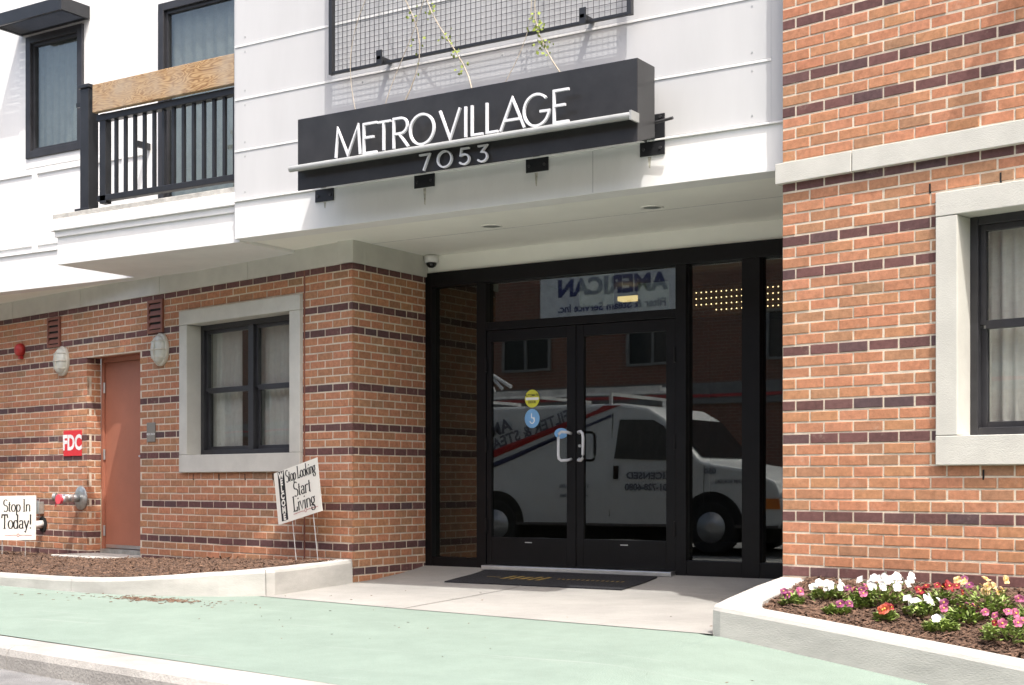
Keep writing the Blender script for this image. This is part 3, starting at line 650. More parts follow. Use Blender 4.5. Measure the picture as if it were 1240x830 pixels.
# balcony
BL = E('balcony', None, None, parent=B); BL['label'] = 'small balcony with black rail and weathered timber top'
P('apron', box(-3.03, -.753, -1.645, YR - .032, 2.725, 2.975), 'white_paint', BL, bevel=.003)
P('trim_board', box(-3.045, -.753, -1.665, YR - .032, 2.976, 3.03), 'white_paint', BL, bevel=.003)
P('trim_board', box(-3.075, -.753, -1.690, YR - .032, 3.031, 3.135), 'white_paint', BL, bevel=.004)
P('deck_slab', box(-3.06, -.753, -1.675, YR - .032, 3.136, 3.185), 'concrete_deck', BL, bevel=.004)
P('post', MB().box(-2.74, -2.625, -1.63, -1.515, 3.20, 4.30).box(-2.755, -2.61, -1.645, -1.50, 4.301, 4.335).box(-2.78, -2.585, -1.66, -1.485, 3.1855, 3.21), 'black_metal', BL, bevel=.004)
P('post', box(-2.515, -2.435, -1.60, -1.53, 3.24, 4.05), 'black_metal', BL, bevel=.004)
P('rail_bracket', MB().box(-2.85, -2.45, -1.58, -1.555, 4.16, 4.20), 'black_metal', BL)
P('top_rail', box(-2.55, -.756, -1.605, -1.525, 3.985, 4.045), 'black_metal', BL, bevel=.004)
P('bottom_rail', box(-2.55, -.756, -1.60, -1.53, 3.262, 3.315), 'black_metal', BL, bevel=.004)
for i in range(13): x = -2.33 + .121 * i; P('baluster', box(x - .014, x + .014, -1.58, -1.552, 3.3155, 3.984), 'black_metal', BL)
P('timber_cap', box(-2.54, -.80, -1.66, -1.607, 4.052, 4.305), 'wood', BL, bevel=.006)
P('timber_cap', box(-2.54, -.80, -1.606, -1.54, 4.270, 4.306), 'wood', BL, bevel=.006)
for y in (-1.3, -1.05, -.85): pass
P('wall_rail', MB().box(-2.95, -2.91, YR - .16, YR - .001, 3.97, 4.03), 'black_metal', BL)

# awning over the upper window
AW = E('awning', None, None, parent=B); AW['label'] = 'black slatted metal awning over the upper window'
ya, yb = YR - .36, YR - .002
P('awning_frame', MB().box(-4.83, -4.80, ya, yb, 5.40, 5.53).box(-3.81, -3.78, ya, yb, 5.40, 5.53).box(-4.80, -3.81, ya, ya + .025, 5.401, 5.53).box(-4.80, -3.81, yb - .02, yb, 5.401, 5.53), 'black_metal', AW, bevel=.003)
for i in range(11):
    y = ya + .035 + i * .028; P('slat', MB().add([(x, y + dy, z) for x in (-4.799, -3.811) for dy, z in ((0, 5.41), (.0015, 5.41), (.0115, 5.45), (.010, 5.45))], [(0, 1, 2, 3), (4, 7, 6, 5), (0, 4, 5, 1), (1, 5, 6, 2), (2, 6, 7, 3), (3, 7, 4, 0)]), 'black_metal', AW)

# ------------------------------------------------------------------ entrance glazing
SF = E('entrance_front', None, None, parent=B); SF['label'] = 'black metal and glass entrance front'
ST = 'storefront_metal'; y0, y1 = -.065, .065
P('header_board', box(-.02, 4.22, -.045, .05, 2.602, 2.751), 'soffit_paint', B)
P('mullion', box(0, .074, y0, y1, -.05, 2.6), ST, SF, bevel=.004)
P('mullion', box(.557, .655, y0, y1, -.05, 2.47), ST, SF, bevel=.004)
P('mullion', box(2.487, 2.582, y0, y1, -.05, 2.47), ST, SF, bevel=.004)
P('mullion', box(3.061, 3.213, y0, y1, -.05, 2.47), ST, SF, bevel=.004)
P('head_rail', box(.0745, 4.22, y0 - .004, y1, 2.4705, 2.60), ST, SF, bevel=.004)
P('sill_rail', box(.0745, .5565, y0 + .003, y1, -.05, .058), ST, SF, bevel=.004)
P('sill_rail', box(2.5825, 3.0605, y0 + .003, y1, -.05, .10), ST, SF, bevel=.004)
P('sill_rail', box(3.2135, 4.22, y0 + .003, y1, -.05, .10), ST, SF, bevel=.004)
P('door_head', box(.6555, 2.4865, y0 + .002, y1, 2.048, 2.120), ST, SF, bevel=.004)
P('pane', box(.0745, .5565, -.003, .003, .058, 2.47), 'entrance_glass', SF)
P('pane', box(.6555, 2.4865, -.003, .003, 2.12, 2.47), 'entrance_glass', SF)
P('pane', box(2.5825, 3.0605, -.003, .003, .10, 2.47), 'entrance_glass', SF)
P('pane', box(3.2135, 4.2, -.003, .003, .10, 2.47), 'entrance_glass', SF)
for side, (a, c, g0, g1, hx) in enumerate(((.659, 1.557, .706, 1.470, -1), (1.563, 2.483, 1.634, 2.400, 1))):
    Dr = E('entrance_door', None, None, parent=SF)
    P('stile', box(a, g0, -.055, -.012, .010, 2.044), ST, Dr, bevel=.003); P('stile', box(g1, c, -.055, -.012, .010, 2.044), ST, Dr, bevel=.003)
    P('door_rail', box(g0 + .0005, g1 - .0005, -.054, -.012, 1.947, 2.044), ST, Dr, bevel=.003); P('door_rail', box(g0 + .0005, g1 - .0005, -.054, -.012, .010, .250), ST, Dr, bevel=.003)
    P('pane', box(g0, g1, -.036, -.030, .25, 1.947), 'entrance_glass', Dr)
    xs = (g1 + .045) if hx < 0 else (g0 - .04)
    path = [(xs, -.055, 1.135), (xs + hx * .015, -.10, 1.145), (xs + hx * .055, -.13, 1.148), (xs + hx * .075, -.135, 1.13), (xs + hx * .08, -.135, 1.10), (xs + hx * .08, -.135, .955), (xs + hx * .075, -.135, .925), (xs + hx * .055, -.13, .907), (xs + hx * .015, -.10, .91), (xs, -.055, .92)]
    P('pull_handle', MB().tube(path, .0125, 10), 'letter_white', Dr, smooth=True)
    if side: P('lock', MB().lathe([(.014, 0), (.013, -.008)], 12, 'y', (g0 - .035, -.055, 1.03)), 'aluminium', Dr)
    for z in (.35, 1.05, 1.75): P('hinge', MB().tube([((a if not side else c), -.064, z - .06), ((a if not side else c), -.064, z + .06)], .012, 8), 'storefront_metal', Dr)
    P('maker_plate', box((g0 + g1) / 2 - .035, (g0 + g1) / 2 + .035, -.0555, -.0545, .205, .213), 'aluminium', Dr)
    if not side:
        for nm, m_, cx_, cz_, rx, rz in (('yellow_decal', 'decal_yellow', 1.116, 1.442, .073, .077), ('blue_decal', 'decal_blue', 1.116, 1.272, .075, .082), ('blue_decal', 'decal_blue', 1.405, 1.139, .066, .045)):
            mbd = MB(); k = 28; mbd.add([(cx_ + rx * math.cos(6.2832 * i / k), -.038, cz_ + rz * math.sin(6.2832 * i / k)) for i in range(k)], [tuple(range(k))])
            d_ = P(nm, mbd, m_, Dr)
        text('caut', 'print_black', Dr, (1.116, -.0386, 1.470)); text('caut2', 'print_black', Dr, (1.116, -.0388, 1.412))
        P('lettering', strokes([[(0, 0), (1, 0)]], .13, .1, 1.051, 1.441, .022, y=-.0390), 'print_white', Dr)
        P('lettering', strokes([arc(.5, .35, .42, .38, 200, 400, 14), [(.40, .98), (.42, .55), (.78, .5), (.95, .15)]], .055, .085, 1.088, 1.232, .008, y=-.0386), 'print_white', Dr)
P('door_sill', box(.656, 2.486, -.14, .06, -.03, .006), 'aluminium', SF, bevel=.004)
# lobby behind the glass
LB = E('lobby', None, None, parent=B)
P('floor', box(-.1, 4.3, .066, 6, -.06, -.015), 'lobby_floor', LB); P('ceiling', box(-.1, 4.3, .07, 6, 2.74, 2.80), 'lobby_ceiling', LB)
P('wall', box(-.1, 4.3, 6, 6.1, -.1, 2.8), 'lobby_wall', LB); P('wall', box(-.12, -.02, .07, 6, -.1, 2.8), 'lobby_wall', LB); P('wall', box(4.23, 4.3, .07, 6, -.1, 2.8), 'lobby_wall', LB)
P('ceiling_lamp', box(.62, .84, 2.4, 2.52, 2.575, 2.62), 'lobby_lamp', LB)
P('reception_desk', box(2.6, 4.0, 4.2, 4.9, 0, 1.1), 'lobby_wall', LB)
for bx_ in ((1.545, 1.873, 2.20, 2.462), (2.10, 2.385, 2.125, 2.36)): P('transom_panel', box(bx_[0], bx_[1], .03, .032, bx_[2], bx_[3]), 'pale_sheet', LB)  # two pale rectangular panels just behind the transom glass
SL = E('string_light', 'rows of small warm bulbs strung inside the lobby', 'string lights', (1.6, 2.0, 2.3))
for r_ in range(4):
    for i in range(19):
        if r_ == 3 and i < 5: continue
        P('bulb', MB().lathe([(.002, -.006), (.006, -.003), (.006, .003), (.002, .006)], 6, 'z', (.04 + i * .052, 0, .235 - r_ * .058)), 'bulb', SL)
    P('cord', MB().tube([(.0, .004, .245 - r_ * .058), (1.02, .004, .245 - r_ * .058)], .003, 5), 'print_black', SL)
P('hanging_board', box(-.05, 1.08, .02, .03, 0, .30), 'lobby_wall', SL)

# ------------------------------------------------------------------ sign over the entrance
S = E('entrance_sign', 'long black box sign over the entrance reading METRO VILLAGE 7053', 'sign', (.285, -1.70, 2.955))
def sx_(x): return x - .285
def sy_(y): return y + 1.70
def sz_(z): return z - 2.955
P('sign_box', MB().add([(x, y, z) for x in (0, 2.932) for y, z in ((sy_(-2.10), 0), (sy_(-1.852), .075), (sy_(-1.852), .55), (sy_(-2.10), .55))], [(0, 3, 2, 1), (4, 5, 6, 7), (0, 1, 5, 4), (1, 2, 6, 5), (2, 3, 7, 6), (3, 0, 4, 7)]), 'sign_face', S, bevel=.004)
P('ledge', MB().box(.01, 2.92, sy_(-2.18), sy_(-2.101), .150, .172).tube([(.0, sy_(-2.188), .152), (2.93, sy_(-2.188), .152)], .023, 14).box(2.93, 2.945, sy_(-2.21), sy_(-2.101), .12, .182), 'rail_grey', S)
LET = [('M', .732, .973), ('E', .994, 1.124), ('T', 1.133, 1.253), ('R', 1.27, 1.413), ('O', 1.421, 1.644), ('V', 1.685, 1.869), ('I', 1.901, 1.92), ('L', 1.957, 2.058), ('L', 2.082, 2.182), ('A', 2.198, 2.402), ('G', 2.387, 2.602), ('E', 2.624, 2.748)]
for ch, a, c in LET:
    z0, hh = .182, .214
    if ch == 'I': lines = [[(0, 0), (0, 1)]]; wd = 1; a = (a + c) / 2
    else: lines = CAPS[ch]; wd = c - a
    mb = MB()
    strokes(lines, wd, hh, sx_(a), z0, .0165, y=sy_(-2.195), depth=.018, mb=mb); P('letter', mb, 'letter_white', S)
for ch, a, c in (('7', 1.463, 1.559), ('0', 1.622, 1.752), ('5', 1.812, 1.907), ('3', 1.966, 2.06)):
    P('numeral', strokes(CAPS[ch], c - a, .120, sx_(a), .008, .0118, y=sy_(-2.135), depth=.020), 'letter_white', S)
for a in (.128, 1.109, 2.109, 3.032):
    x = sx_(a); br = P('bracket', MB().box(x, x + .188, -.016, -.005, -.006, .272), 'black_metal', S, bevel=.002)
    P('arm', MB().box(x + .07, x + .12, sy_(-1.852), -.0165, .10, .15), 'black_metal', S)
    for dx in (.03, .158):
        for dz in (.04, .25): P('bolt', MB().lathe([(.011, 0), (.011, -.010)], 6, 'y', (x + dx, -.016, dz)), 'chrome_dark', br)
x = sx_(3.032); P('conduit', MB().tube([(x + .09, -.02, .18), (x + .10, -.10, .185), (x + .30, -.115, .20)], .011, 8).tube([(x + .05, -.02, .10), (x + .06, -.12, .09), (x + .02, -.20, .14)], .011, 8), 'chrome_dark', S)

# trellis and climbers
TY = -1.80; TX0, TX1, TZ0, TZ1 = .355, 3.02, 3.905, 5.15
TR = E('wire_trellis', 'black framed wire mesh trellis on the white panels above the sign', 'trellis', (TX0, TY, TZ0))
Wd, Hd = TX1 - TX0, TZ1 - TZ0
P('trellis_frame', MB().box(0, .035, -.02, .02, 0, Hd).box(Wd - .035, Wd, -.02, .02, 0, Hd).box(.035, Wd - .035, -.014, .014, 0, .022).box(.035, Wd - .035, -.014, .014, Hd - .03, Hd), 'black_metal', TR, bevel=.002)
mb = MB(); n_ = 58
for i in range(1, n_): x = .035 + (Wd - .07) * i / n_; mb.box(x - .0013, x + .0013, -.0016, .0016, .02, Hd - .02)
for i in range(1, 28): z = .02 + (Hd - .04) * i / 28; mb.box(.03, Wd - .03, .0017, .0049, z - .0013, z + .0013)
P('wire_mesh', mb, 'black_metal', TR, kind='stuff')
for x in (.50, 2.28): P('standoff', MB().box(x, x + .035, -.05, .098, .03, .055).box(x - .005, x + .045, -.05, -.035, -.01, .10), 'black_metal', TR)
rv = random.Random(3)
for lab, x0, top, ph, nl in (('bare pale climbing stem looping at the trellis edge', .62, 1.2, 0.0, 3), ('pale climbing stem with a few leaves crossing the trellis bar', 1.05, 1.2, 1.7, 8), ('leafy climbing stem hanging near the trellis middle', 2.0, 1.2, 3.1, 14)):
    V = E('climbing_vine', lab, 'vine', (TX0 + x0, TY - .03, TZ0 - .30), group='climbers on the trellis')
    pts = []
    for i in range(15):
        t = i / 14; pts.append((.20 * math.sin(ph + t * 5.0) * (1 - .3 * t) + .12 * (1 - t), .0 + .012 * math.sin(9 * t), -.04 + t * (top + .3)))
    P('stem', MB().tube(pts, [.0050 - .0025 * i / 14 for i in range(15)], 6), 'vine_stem', V)
    pts2 = [(p[0] * -.7 + .18 * i / 14 - .25, p[1] - .012, p[2] * .98 + .02) for i, p in enumerate(pts)]
    P('stem', MB().tube(pts2, .0028, 5), 'vine_stem', V)
    mb = MB()
    for i in range(nl * 6):
        p = pts[rv.choice([2, 3, 4, 6, 9, 10])]; c = Vector(p) + Vector((rv.gauss(0, .035), rv.gauss(-.012, .01), rv.gauss(0, .035))); r_ = rv.uniform(.009, .018); a_ = rv.uniform(0, 6.28); tl = rv.uniform(-.6, .6)
        u = Vector((math.cos(a_), tl * .5, math.sin(a_))) * r_; v_ = Vector((-math.sin(a_), .4, math.cos(a_))) * r_ * .7
        mb.quad(c - u, c + v_, c + u, c - v_)
    P('foliage', mb, 'vine_leaf', V, kind='stuff')
for lab, x, z, hh, nn in (('tuft of pale green shoots growing above the sign top', 2.02, 3.46, .16, 50), ('small clump of yellow green leaves behind the sign', 1.02, 3.46, .15, 30)):
    V = E('leaf_tuft', lab, 'plant', (x, -1.76, z)); mb = MB()
    for i in range(nn):
        bx0 = rv.uniform(-.22, .22); t = Vector((bx0 + rv.uniform(-.08, .08), rv.uniform(-.04, .04), rv.uniform(.4, 1) * hh)); b0 = Vector((bx0, 0, -.03)); sd_ = Vector((.006, .002, 0)); mid_ = (b0 + t) / 2 + Vector((0, 0, .02))
        mb.add([b0 - sd_ * .5, b0 + sd_ * .5, mid_ + sd_, t, mid_ - sd_], [(0, 1, 2, 3, 4)])
    P('foliage', mb, 'vine_leaf', V, kind='stuff')

# ------------------------------------------------------------------ soffit lights, camera
for lab, x, y in (('small round recessed downlight in the soffit nearer the brick return', 1.34, -1.0), ('small round recessed downlight in the soffit nearer the sunlit brick wall', 2.76, -1.0)):
    dl = E('downlight', lab, 'light', (x, y, 2.752)); P('trim_ring', MB().lathe([(.085, 0), (.085, -.004), (.070, -.008), (.068, -.001)], 24, 'z'), 'downlight_lens', dl, smooth=True); P('lens', MB().lathe([(.066, -.003), (.03, -.0045)], 24, 'z'), 'galvanised', dl)
sc_ = E('security_camera', 'white dome security camera under the soffit corner beside the brick return', 'camera', (.095, -.10, 2.745))
P('housing', MB().lathe([(.062, 0), (.065, -.03), (.060, -.06), (.050, -.062)], 20, 'z'), 'dome_white', sc_, smooth=True)
P('dome', MB().lathe([(.048, -.060), (.046, -.078), (.036, -.095), (.018, -.106), (.002, -.108)], 18, 'z'), 'dome_dark', sc_, smooth=True)

# ------------------------------------------------------------------ things on the service door wall
def LWE(name, label, cat, s_, z, **k): return E(name, label, cat, lw(s_, 0, z), A, **k)
for lab, s_ in (('white caged oval bulkhead lamp between the service door and the window', -2.885), ('white caged oval bulkhead lamp on the far side of the service door', -4.79)):
    o = LWE('bulkhead_lamp', lab, 'lamp', s_, 2.02)
    def oval(rx, rz, y): return [(rx * math.cos(6.2832 * i / 28) * (1.0), y, rz * math.sin(6.2832 * i / 28)) for i in range(28)]
    def loft(rings):
        mb = MB(); k = len(rings[0]); mb.add([p for r_ in rings for p in r_], [(i * k + j, i * k + (j + 1) % k, (i + 1) * k + (j + 1) % k, (i + 1) * k + j) for i in range(len(rings) - 1) for j in range(k)] + [tuple(range((len(rings) - 1) * k, len(rings) * k))]); return mb
    P('base', loft([oval(.128, .158, 0), oval(.132, .162, -.025), oval(.122, .152, -.035)]), 'lamp_cage', o, smooth=True)
    P('lens', loft([oval(.112, .142, -.030), oval(.108, .136, -.055), oval(.085, .11, -.078), oval(.04, .06, -.088)]), 'lamp_glass', o, smooth=True)
    P('cage', MB().tube([(-.122, -.035, 0), (-.10, -.075, 0), (0, -.10, 0), (.10, -.075, 0), (.122, -.035, 0)], .007, 6).tube([(0, -.035, -.152), (0, -.085, -.09), (0, -.10, 0), (0, -.085, .09), (0, -.035, .152)], .007, 6).tube([(-.105, -.035, .08), (-.06, -.082, .08), (.06, -.082, .08), (.105, -.035, .08)], .006, 6).tube([(-.105, -.035, -.08), (-.06, -.082, -.08), (.06, -.082, -.08), (.105, -.035, -.08)], .006, 6), 'lamp_cage', o)
for lab, s_, z in (('rust brown louvred wall vent above the lamp between door and window', -2.985, 2.355), ('rust brown louvred wall vent above the lamp past the service door', -4.98, 2.345)):
    o = LWE('wall_vent', lab, 'vent', s_, z); wv, hv = .135, .163
    P('vent_frame', MB().box(-wv, -wv + .03, -.022, .004, -hv, hv).box(wv - .03, wv, -.022, .004, -hv, hv).box(-wv + .03, wv - .03, -.0215, .004, hv - .03, hv).box(-wv + .03, wv - .03, -.0215, .004, -hv, -hv + .03), 'vent_paint', o, bevel=.003)
    P('vent_void', box(-wv + .028, wv - .028, -.0045, -.003, -hv + .028, hv - .028), 'void', o)
    for i in range(4):
        z_ = -.128 + i * .066; P('slat', MB().add([(x, y, z__) for x in (-wv + .03, wv - .03) for y, z__ in ((-.005, z_ + .052), (-.021, z_ + .012), (-.021, z_ + .004), (-.005, z_ + .044))], [(0, 1, 2, 3), (4, 7, 6, 5), (0, 4, 5, 1), (1, 5, 6, 2), (2, 6, 7, 3), (3, 7, 4, 0)]), 'vent_paint', o)
o = LWE('alarm_bell', 'small red round fire alarm bell high on the brick wall', 'alarm', -5.70, 2.20)
P('gong', MB().lathe([(.070, 0), (.075, -.035), (.065, -.065), (.04, -.08), (.01, -.085)], 22, 'y'), 'red_metal', o, smooth=True); P('bracket', box(-.025, .025, -.04, .0, -.10, -.068), 'red_metal', o)
o = LWE('wall_sign', 'square red FDC sign with white letters beside the service door', 'sign', -4.59, 1.14)
P('plate', box(-.185, .185, -.012, -.003, -.135, .135), 'sign_red', o, bevel=.002)
tx = text('fdc', 'print_white', o, (0, -.0132, .0)); tx.scale = (1.72, 1.45, 1)
o = LWE('door_plate', 'small grey room name plate beside the service door', 'sign', -3.07, 1.22); P('plate', box(-.075, .075, -.010, -.002, -.095, .095), 'plate_grey', o, bevel=.002); text('room', 'print_white', o, (0, -.0108, -.02))
o = LWE('fire_hose_connection', 'steel fire department hose connection with red caps on a round flange', 'pipe fitting', -4.42, .56)
P('flange', MB().lathe([(.128, -.003), (.128, -.010), (.118, -.018), (.08, -.030), (.05, -.034)], 26, 'y'), 'galvanised', o, smooth=False)
P('body', MB().tube([(0, -.03, 0), (0, -.13, 0), (0, -.20, 0)], [.040, .046, .040], 14).tube([(0, -.13, 0), (-.06, -.18, .01), (-.13, -.22, .01)], [.040, .038, .037], 14).tube([(0, -.13, 0), (.02, -.20, -.01), (.03, -.26, -.01)], [.040, .038, .037], 14), 'aluminium', o, smooth=True)
P('cap', MB().tube([(.03, -.255, -.01), (.034, -.285, -.01)], .050, 16), 'cap_red', o); P('cap', MB().tube([(-.125, -.216, .01), (-.15, -.235, .01)], .046, 16), 'galvanised', o)
P('chain', MB().tube([(-.13, -.22, -.035), (-.14, -.215, -.08), (-.142, -.218, -.09)], .007, 6), 'cap_red', o)
o = LWE('outlet_box', 'small grey outdoor outlet box low on the brick wall', 'outlet', -5.26, .44); P('cover', box(-.055, .055, -.07, -.002, -.06, .075), 'galvanised', o, bevel=.008); P('lid_hinge', MB().tube([(-.05, -.06, .08), (.05, -.06, .08)], .008, 6), 'galvanised', o)
o = LWE('drain_pipe', 'short white capped pipe stub low on the brick wall', 'pipe', -5.23, .27); P('collar', MB().lathe([(.085, -.002), (.085, -.012), (.06, -.014)], 20, 'y'), 'void', o); P('stub', MB().tube([(0, -.01, 0), (0, -.13, -.01)], .042, 16), 'pipe_white', o, smooth=True); P('cap', MB().tube([(0, -.125, -.01), (0, -.15, -.01)], .048, 16), 'pipe_white', o)

# ------------------------------------------------------------------ mulch beds
KQ = Vector((4.12, -2.96, 0)); KU = Vector((math.sin(R(14)), math.cos(R(14)), 0))
def soil_r(x, y):
    p = Vector((x, y, 0)); dw = (p - PR).dot(-AN); dk = (p - KQ).dot(KU) - .2
    kz = .011 - .0915 * max(0.0, x - 4.15); t = min(1.0, max(0.0, dw / (dw + max(dk, 0) + 1e-6))); return .118 + (kz - .118) * t
def bed(name, label, grid, hf, seed, chips, inside):
    rr = random.Random(seed); rows_ = []
    for r_ in grid: rows_.append([(p[0], p[1], hf(p[0], p[1]) + rr.uniform(-.008, .010)) for p in r_])
    n__ = len(rows_[0]); mb = MB().add([p for r_ in rows_ for p in r_], [(i * n__ + j, i * n__ + j + 1, (i + 1) * n__ + j + 1, (i + 1) * n__ + j) for i in range(len(rows_) - 1) for j in range(n__ - 1)])
    root = P(name, mb, 'mulch_soil', kind='stuff', smooth=False); root['label'] = label
    mb = MB()
    for i in range(chips):
        x, y = inside(rr); z = hf(x, y) + rr.uniform(.0, .016); L_ = rr.uniform(.008, .026) if rr.random() < .93 else rr.uniform(.03, .055); w_ = rr.uniform(.002, .006) * (1 if L_ < .03 else 1.6); a_ = rr.uniform(0, 6.28); t_ = rr.uniform(-.5, .5)
        u = Vector((math.cos(a_) * L_, math.sin(a_) * L_, t_ * L_)); v_ = Vector((-math.sin(a_) * w_, math.cos(a_) * w_, rr.uniform(-.4, .4) * w_)); c = Vector((x, y, z)); h_ = Vector((0, 0, w_ * .8))
        mb.add([c - u - v_, c + u - v_ * .6, c + u + v_ * .6, c - u + v_, c + h_ - u * .8, c + h_ + u * .8], [(0, 1, 5, 4), (3, 4, 5, 2), (0, 4, 3), (1, 2, 5)])
    P('mulch_chips', mb, 'mulch_chip', root, kind='stuff')
def lpt(t, s_):   # t 0 at the wall, 1 at the kerb
    a = lw(s_, .0); x = a.x
    ky = interp([(p.x, p.y) for p in sorted(lin[:-5], key=lambda q: q.x)], x) + .03
    if x > -.05: ky = -1.6
    return (x if t < 1e9 else x, a.y + (ky - a.y) * t)
def lh(x, y):
    wz = interp([(-6.3, -.062), (-3.4, -.048), (-1.5, .022), (0, .05)], x); wy = C1.y + (x - C1.x) * math.tan(A); kz = interp([(p.x, p.z) for p in sorted(lk[:-5], key=lambda q: q.x)], x) - .012
    ky = interp([(p.x, p.y) for p in sorted(lin[:-5], key=lambda q: q.x)], x); t = min(1, max(0, (wy - y) / max(.2, wy - ky))); return wz + (kz - wz) * t + .03 * math.sin(math.pi * t)
grid = [[lpt(t / 22, -13 + 13.0 * j / 170)  for j in range(171)] for t in range(23)]
def in_l(rr):
    while True:
        x, y = lpt(rr.random() ** .8, -7 + 7 * rr.random() ** .75)
        if x > -.06 and y < -1.6: continue
        return x, y
bed('mulch_bed', 'brown bark mulch in the long bed under the brick wall', grid, lh, 1, 9000, in_l)
def rpt(t, s_):
    a = rw(s_, .0)
    k = interp([(p.x, p.y) for p in sorted(rin[3:], key=lambda q: q.x)], a.x)
    return (a.x, a.y + (k + .02 - a.y) * t)
grid = [[rpt(t / 24, .17 + 3.6 * j / 70) for j in range(71)] for t in range(25)]
bed('mulch_bed', 'dark bark mulch in the pansy bed', grid, soil_r, 2, 11000, lambda rr: rpt(rr.random(), .2 + 2.4 * rr.random()))
# mulch spilled on the mint path
mb = MB(); rr = random.Random(9)
for i in range(420):
    c = Vector((-.30 + rr.gauss(0, .22), -2.98 + rr.gauss(0, .055) , 0)) if i < 330 else Vector((-.5 + rr.gauss(0, .8), -3.0 + rr.gauss(0, .13), 0))
    c.z = gz(c.x, c.y) - .003 + rr.uniform(0, .006); L_ = rr.uniform(.006, .02); w_ = rr.uniform(.002, .005); a_ = rr.uniform(0, 6.28); u = Vector((math.cos(a_) * L_, math.sin(a_) * L_, 0)); v_ = Vector((-math.sin(a_) * w_, math.cos(a_) * w_, 0)); h_ = Vector((0, 0, w_))
    mb.add([c - u - v_, c + u - v_ * .6, c + u + v_ * .6, c - u + v_, c + h_ - u * .8, c + h_ + u * .8], [(0, 1, 5, 4), (3, 4, 5, 2), (0, 4, 3), (1, 2, 5)])
P('spilled_mulch', mb, 'mulch_chip', kind='stuff', label='bark chips spilled on the mint path')
mb = MB()
for i in range(60):
    c = Vector((rr.uniform(.3, 5.6), rr.uniform(-4.6, -1.0), 0))
    if c.x > 4.0 and c.y > -3.6: continue
    c.z = gz(c.x, c.y) + .004; L_ = rr.uniform(.004, .016); w_ = rr.uniform(.002, .007); a_ = rr.uniform(0, 6.28); u = Vector((math.cos(a_) * L_, math.sin(a_) * L_, .001)); v_ = Vector((-math.sin(a_) * w_, math.cos(a_) * w_, .002)); mb.quad(c - u, c + v_, c + u, c - v_)
P('litter', mb, 'mulch_chip', kind='stuff', label='specks of dry leaf litter on the pavement')

# ------------------------------------------------------------------ pansies
rp = random.Random(21)
FL = {}
def flower_mesh(col):
    if col in FL: return FL[col]
    mb = MB()
    for i in range(5):
        a_ = 6.2832 * i / 5 + .3; c = Vector((math.cos(a_) * .014, math.sin(a_) * .014, .001 * i)); k = 9
        ring = [c + Vector((math.cos(6.2832 * j / k) * .015, math.sin(6.2832 * j / k) * .0155, .004 * math.sin(2 * 6.2832 * j / k + i))) for j in range(k)]
        mb.add([c - Vector((0, 0, .003))] + ring, [(0, j + 1, (j + 1) % k + 1) for j in range(k)])
    me = mb.mesh('flower'); me.materials.append(MATS['petal_' + col]); me.materials.append(MATS['flower_eye'])
    FL[col] = me; return me
EYE = MB().lathe([(.006, .004), (.005, .008), (.001, .009)], 7, 'z').mesh('eye')
def pansy(lab, x, y, cols, nf, size, hgt, leafy=1.0):
    z = soil_r(x, y); o = E('pansy_plant', lab, 'flower', (x, y, z), rp.uniform(0, 6), group='pansies in the kerbed bed')
    mb = MB()
    for i in range(int(190 * leafy)):
        a_ = rp.uniform(0, 6.28); r_ = size * math.sqrt(rp.random()); hh = hgt * rp.uniform(.15, .95) * (1 - .5 * r_ / size); c = Vector((math.cos(a_) * r_, math.sin(a_) * r_, hh)); L_ = rp.uniform(.014, .03); d = Vector((math.cos(a_ + rp.gauss(0, .8)), math.sin(a_ + rp.gauss(0, .8)), rp.uniform(-.2, .9))).normalized() * L_
        s__ = d.cross(Vector((0, 0, 1))).normalized() * L_ * .42; up_ = Vector((0, 0, .004))
        mb.add([c - d, c - d * .1 + s__ + up_, c + d, c - d * .1 - s__ + up_, c - d * .1 - up_], [(0, 4, 1), (1, 4, 2), (2, 4, 3), (3, 4, 0)])
    for i in range(12): 
        a_ = rp.uniform(0, 6.28); mb.tube([(0, 0, -.01), (math.cos(a_) * size * .4, math.sin(a_) * size * .4, hgt * .5), (math.cos(a_) * size * .7, math.sin(a_) * size * .7, hgt * .8)], .0018, 4, False)
    P('foliage', mb, 'leaf_green', o, kind='stuff')
    tocam = (CAM - o.location); tocam.z = 0; tocam.normalize()
    for i in range(nf):
        col = rp.choice(cols); a_ = rp.uniform(0, 6.28); r_ = size * math.sqrt(rp.random()) * .95; f = link('flower', flower_mesh(col), None, o, (math.cos(a_) * r_, math.sin(a_) * r_, hgt * rp.uniform(.68, 1.05)))
        nrm = Vector((math.cos(a_) * .6 + rp.gauss(0, .4), math.sin(a_) * .6 + rp.gauss(0, .4), rp.uniform(.3, .9)))
        loc_cam = Matrix.Rotation(-o.rotation_euler.z, 3, 'Z') @ (tocam * .5 + Vector((0.3, -.2, 0))); nrm = (nrm + loc_cam).normalized()
        f.rotation_euler = nrm.to_track_quat('Z', 'Y').to_euler(); k = rp.uniform(.68, 1.0); f.scale = (k, k, k)
        if col != 'white': link('eye', EYE, 'flower_eye', f)
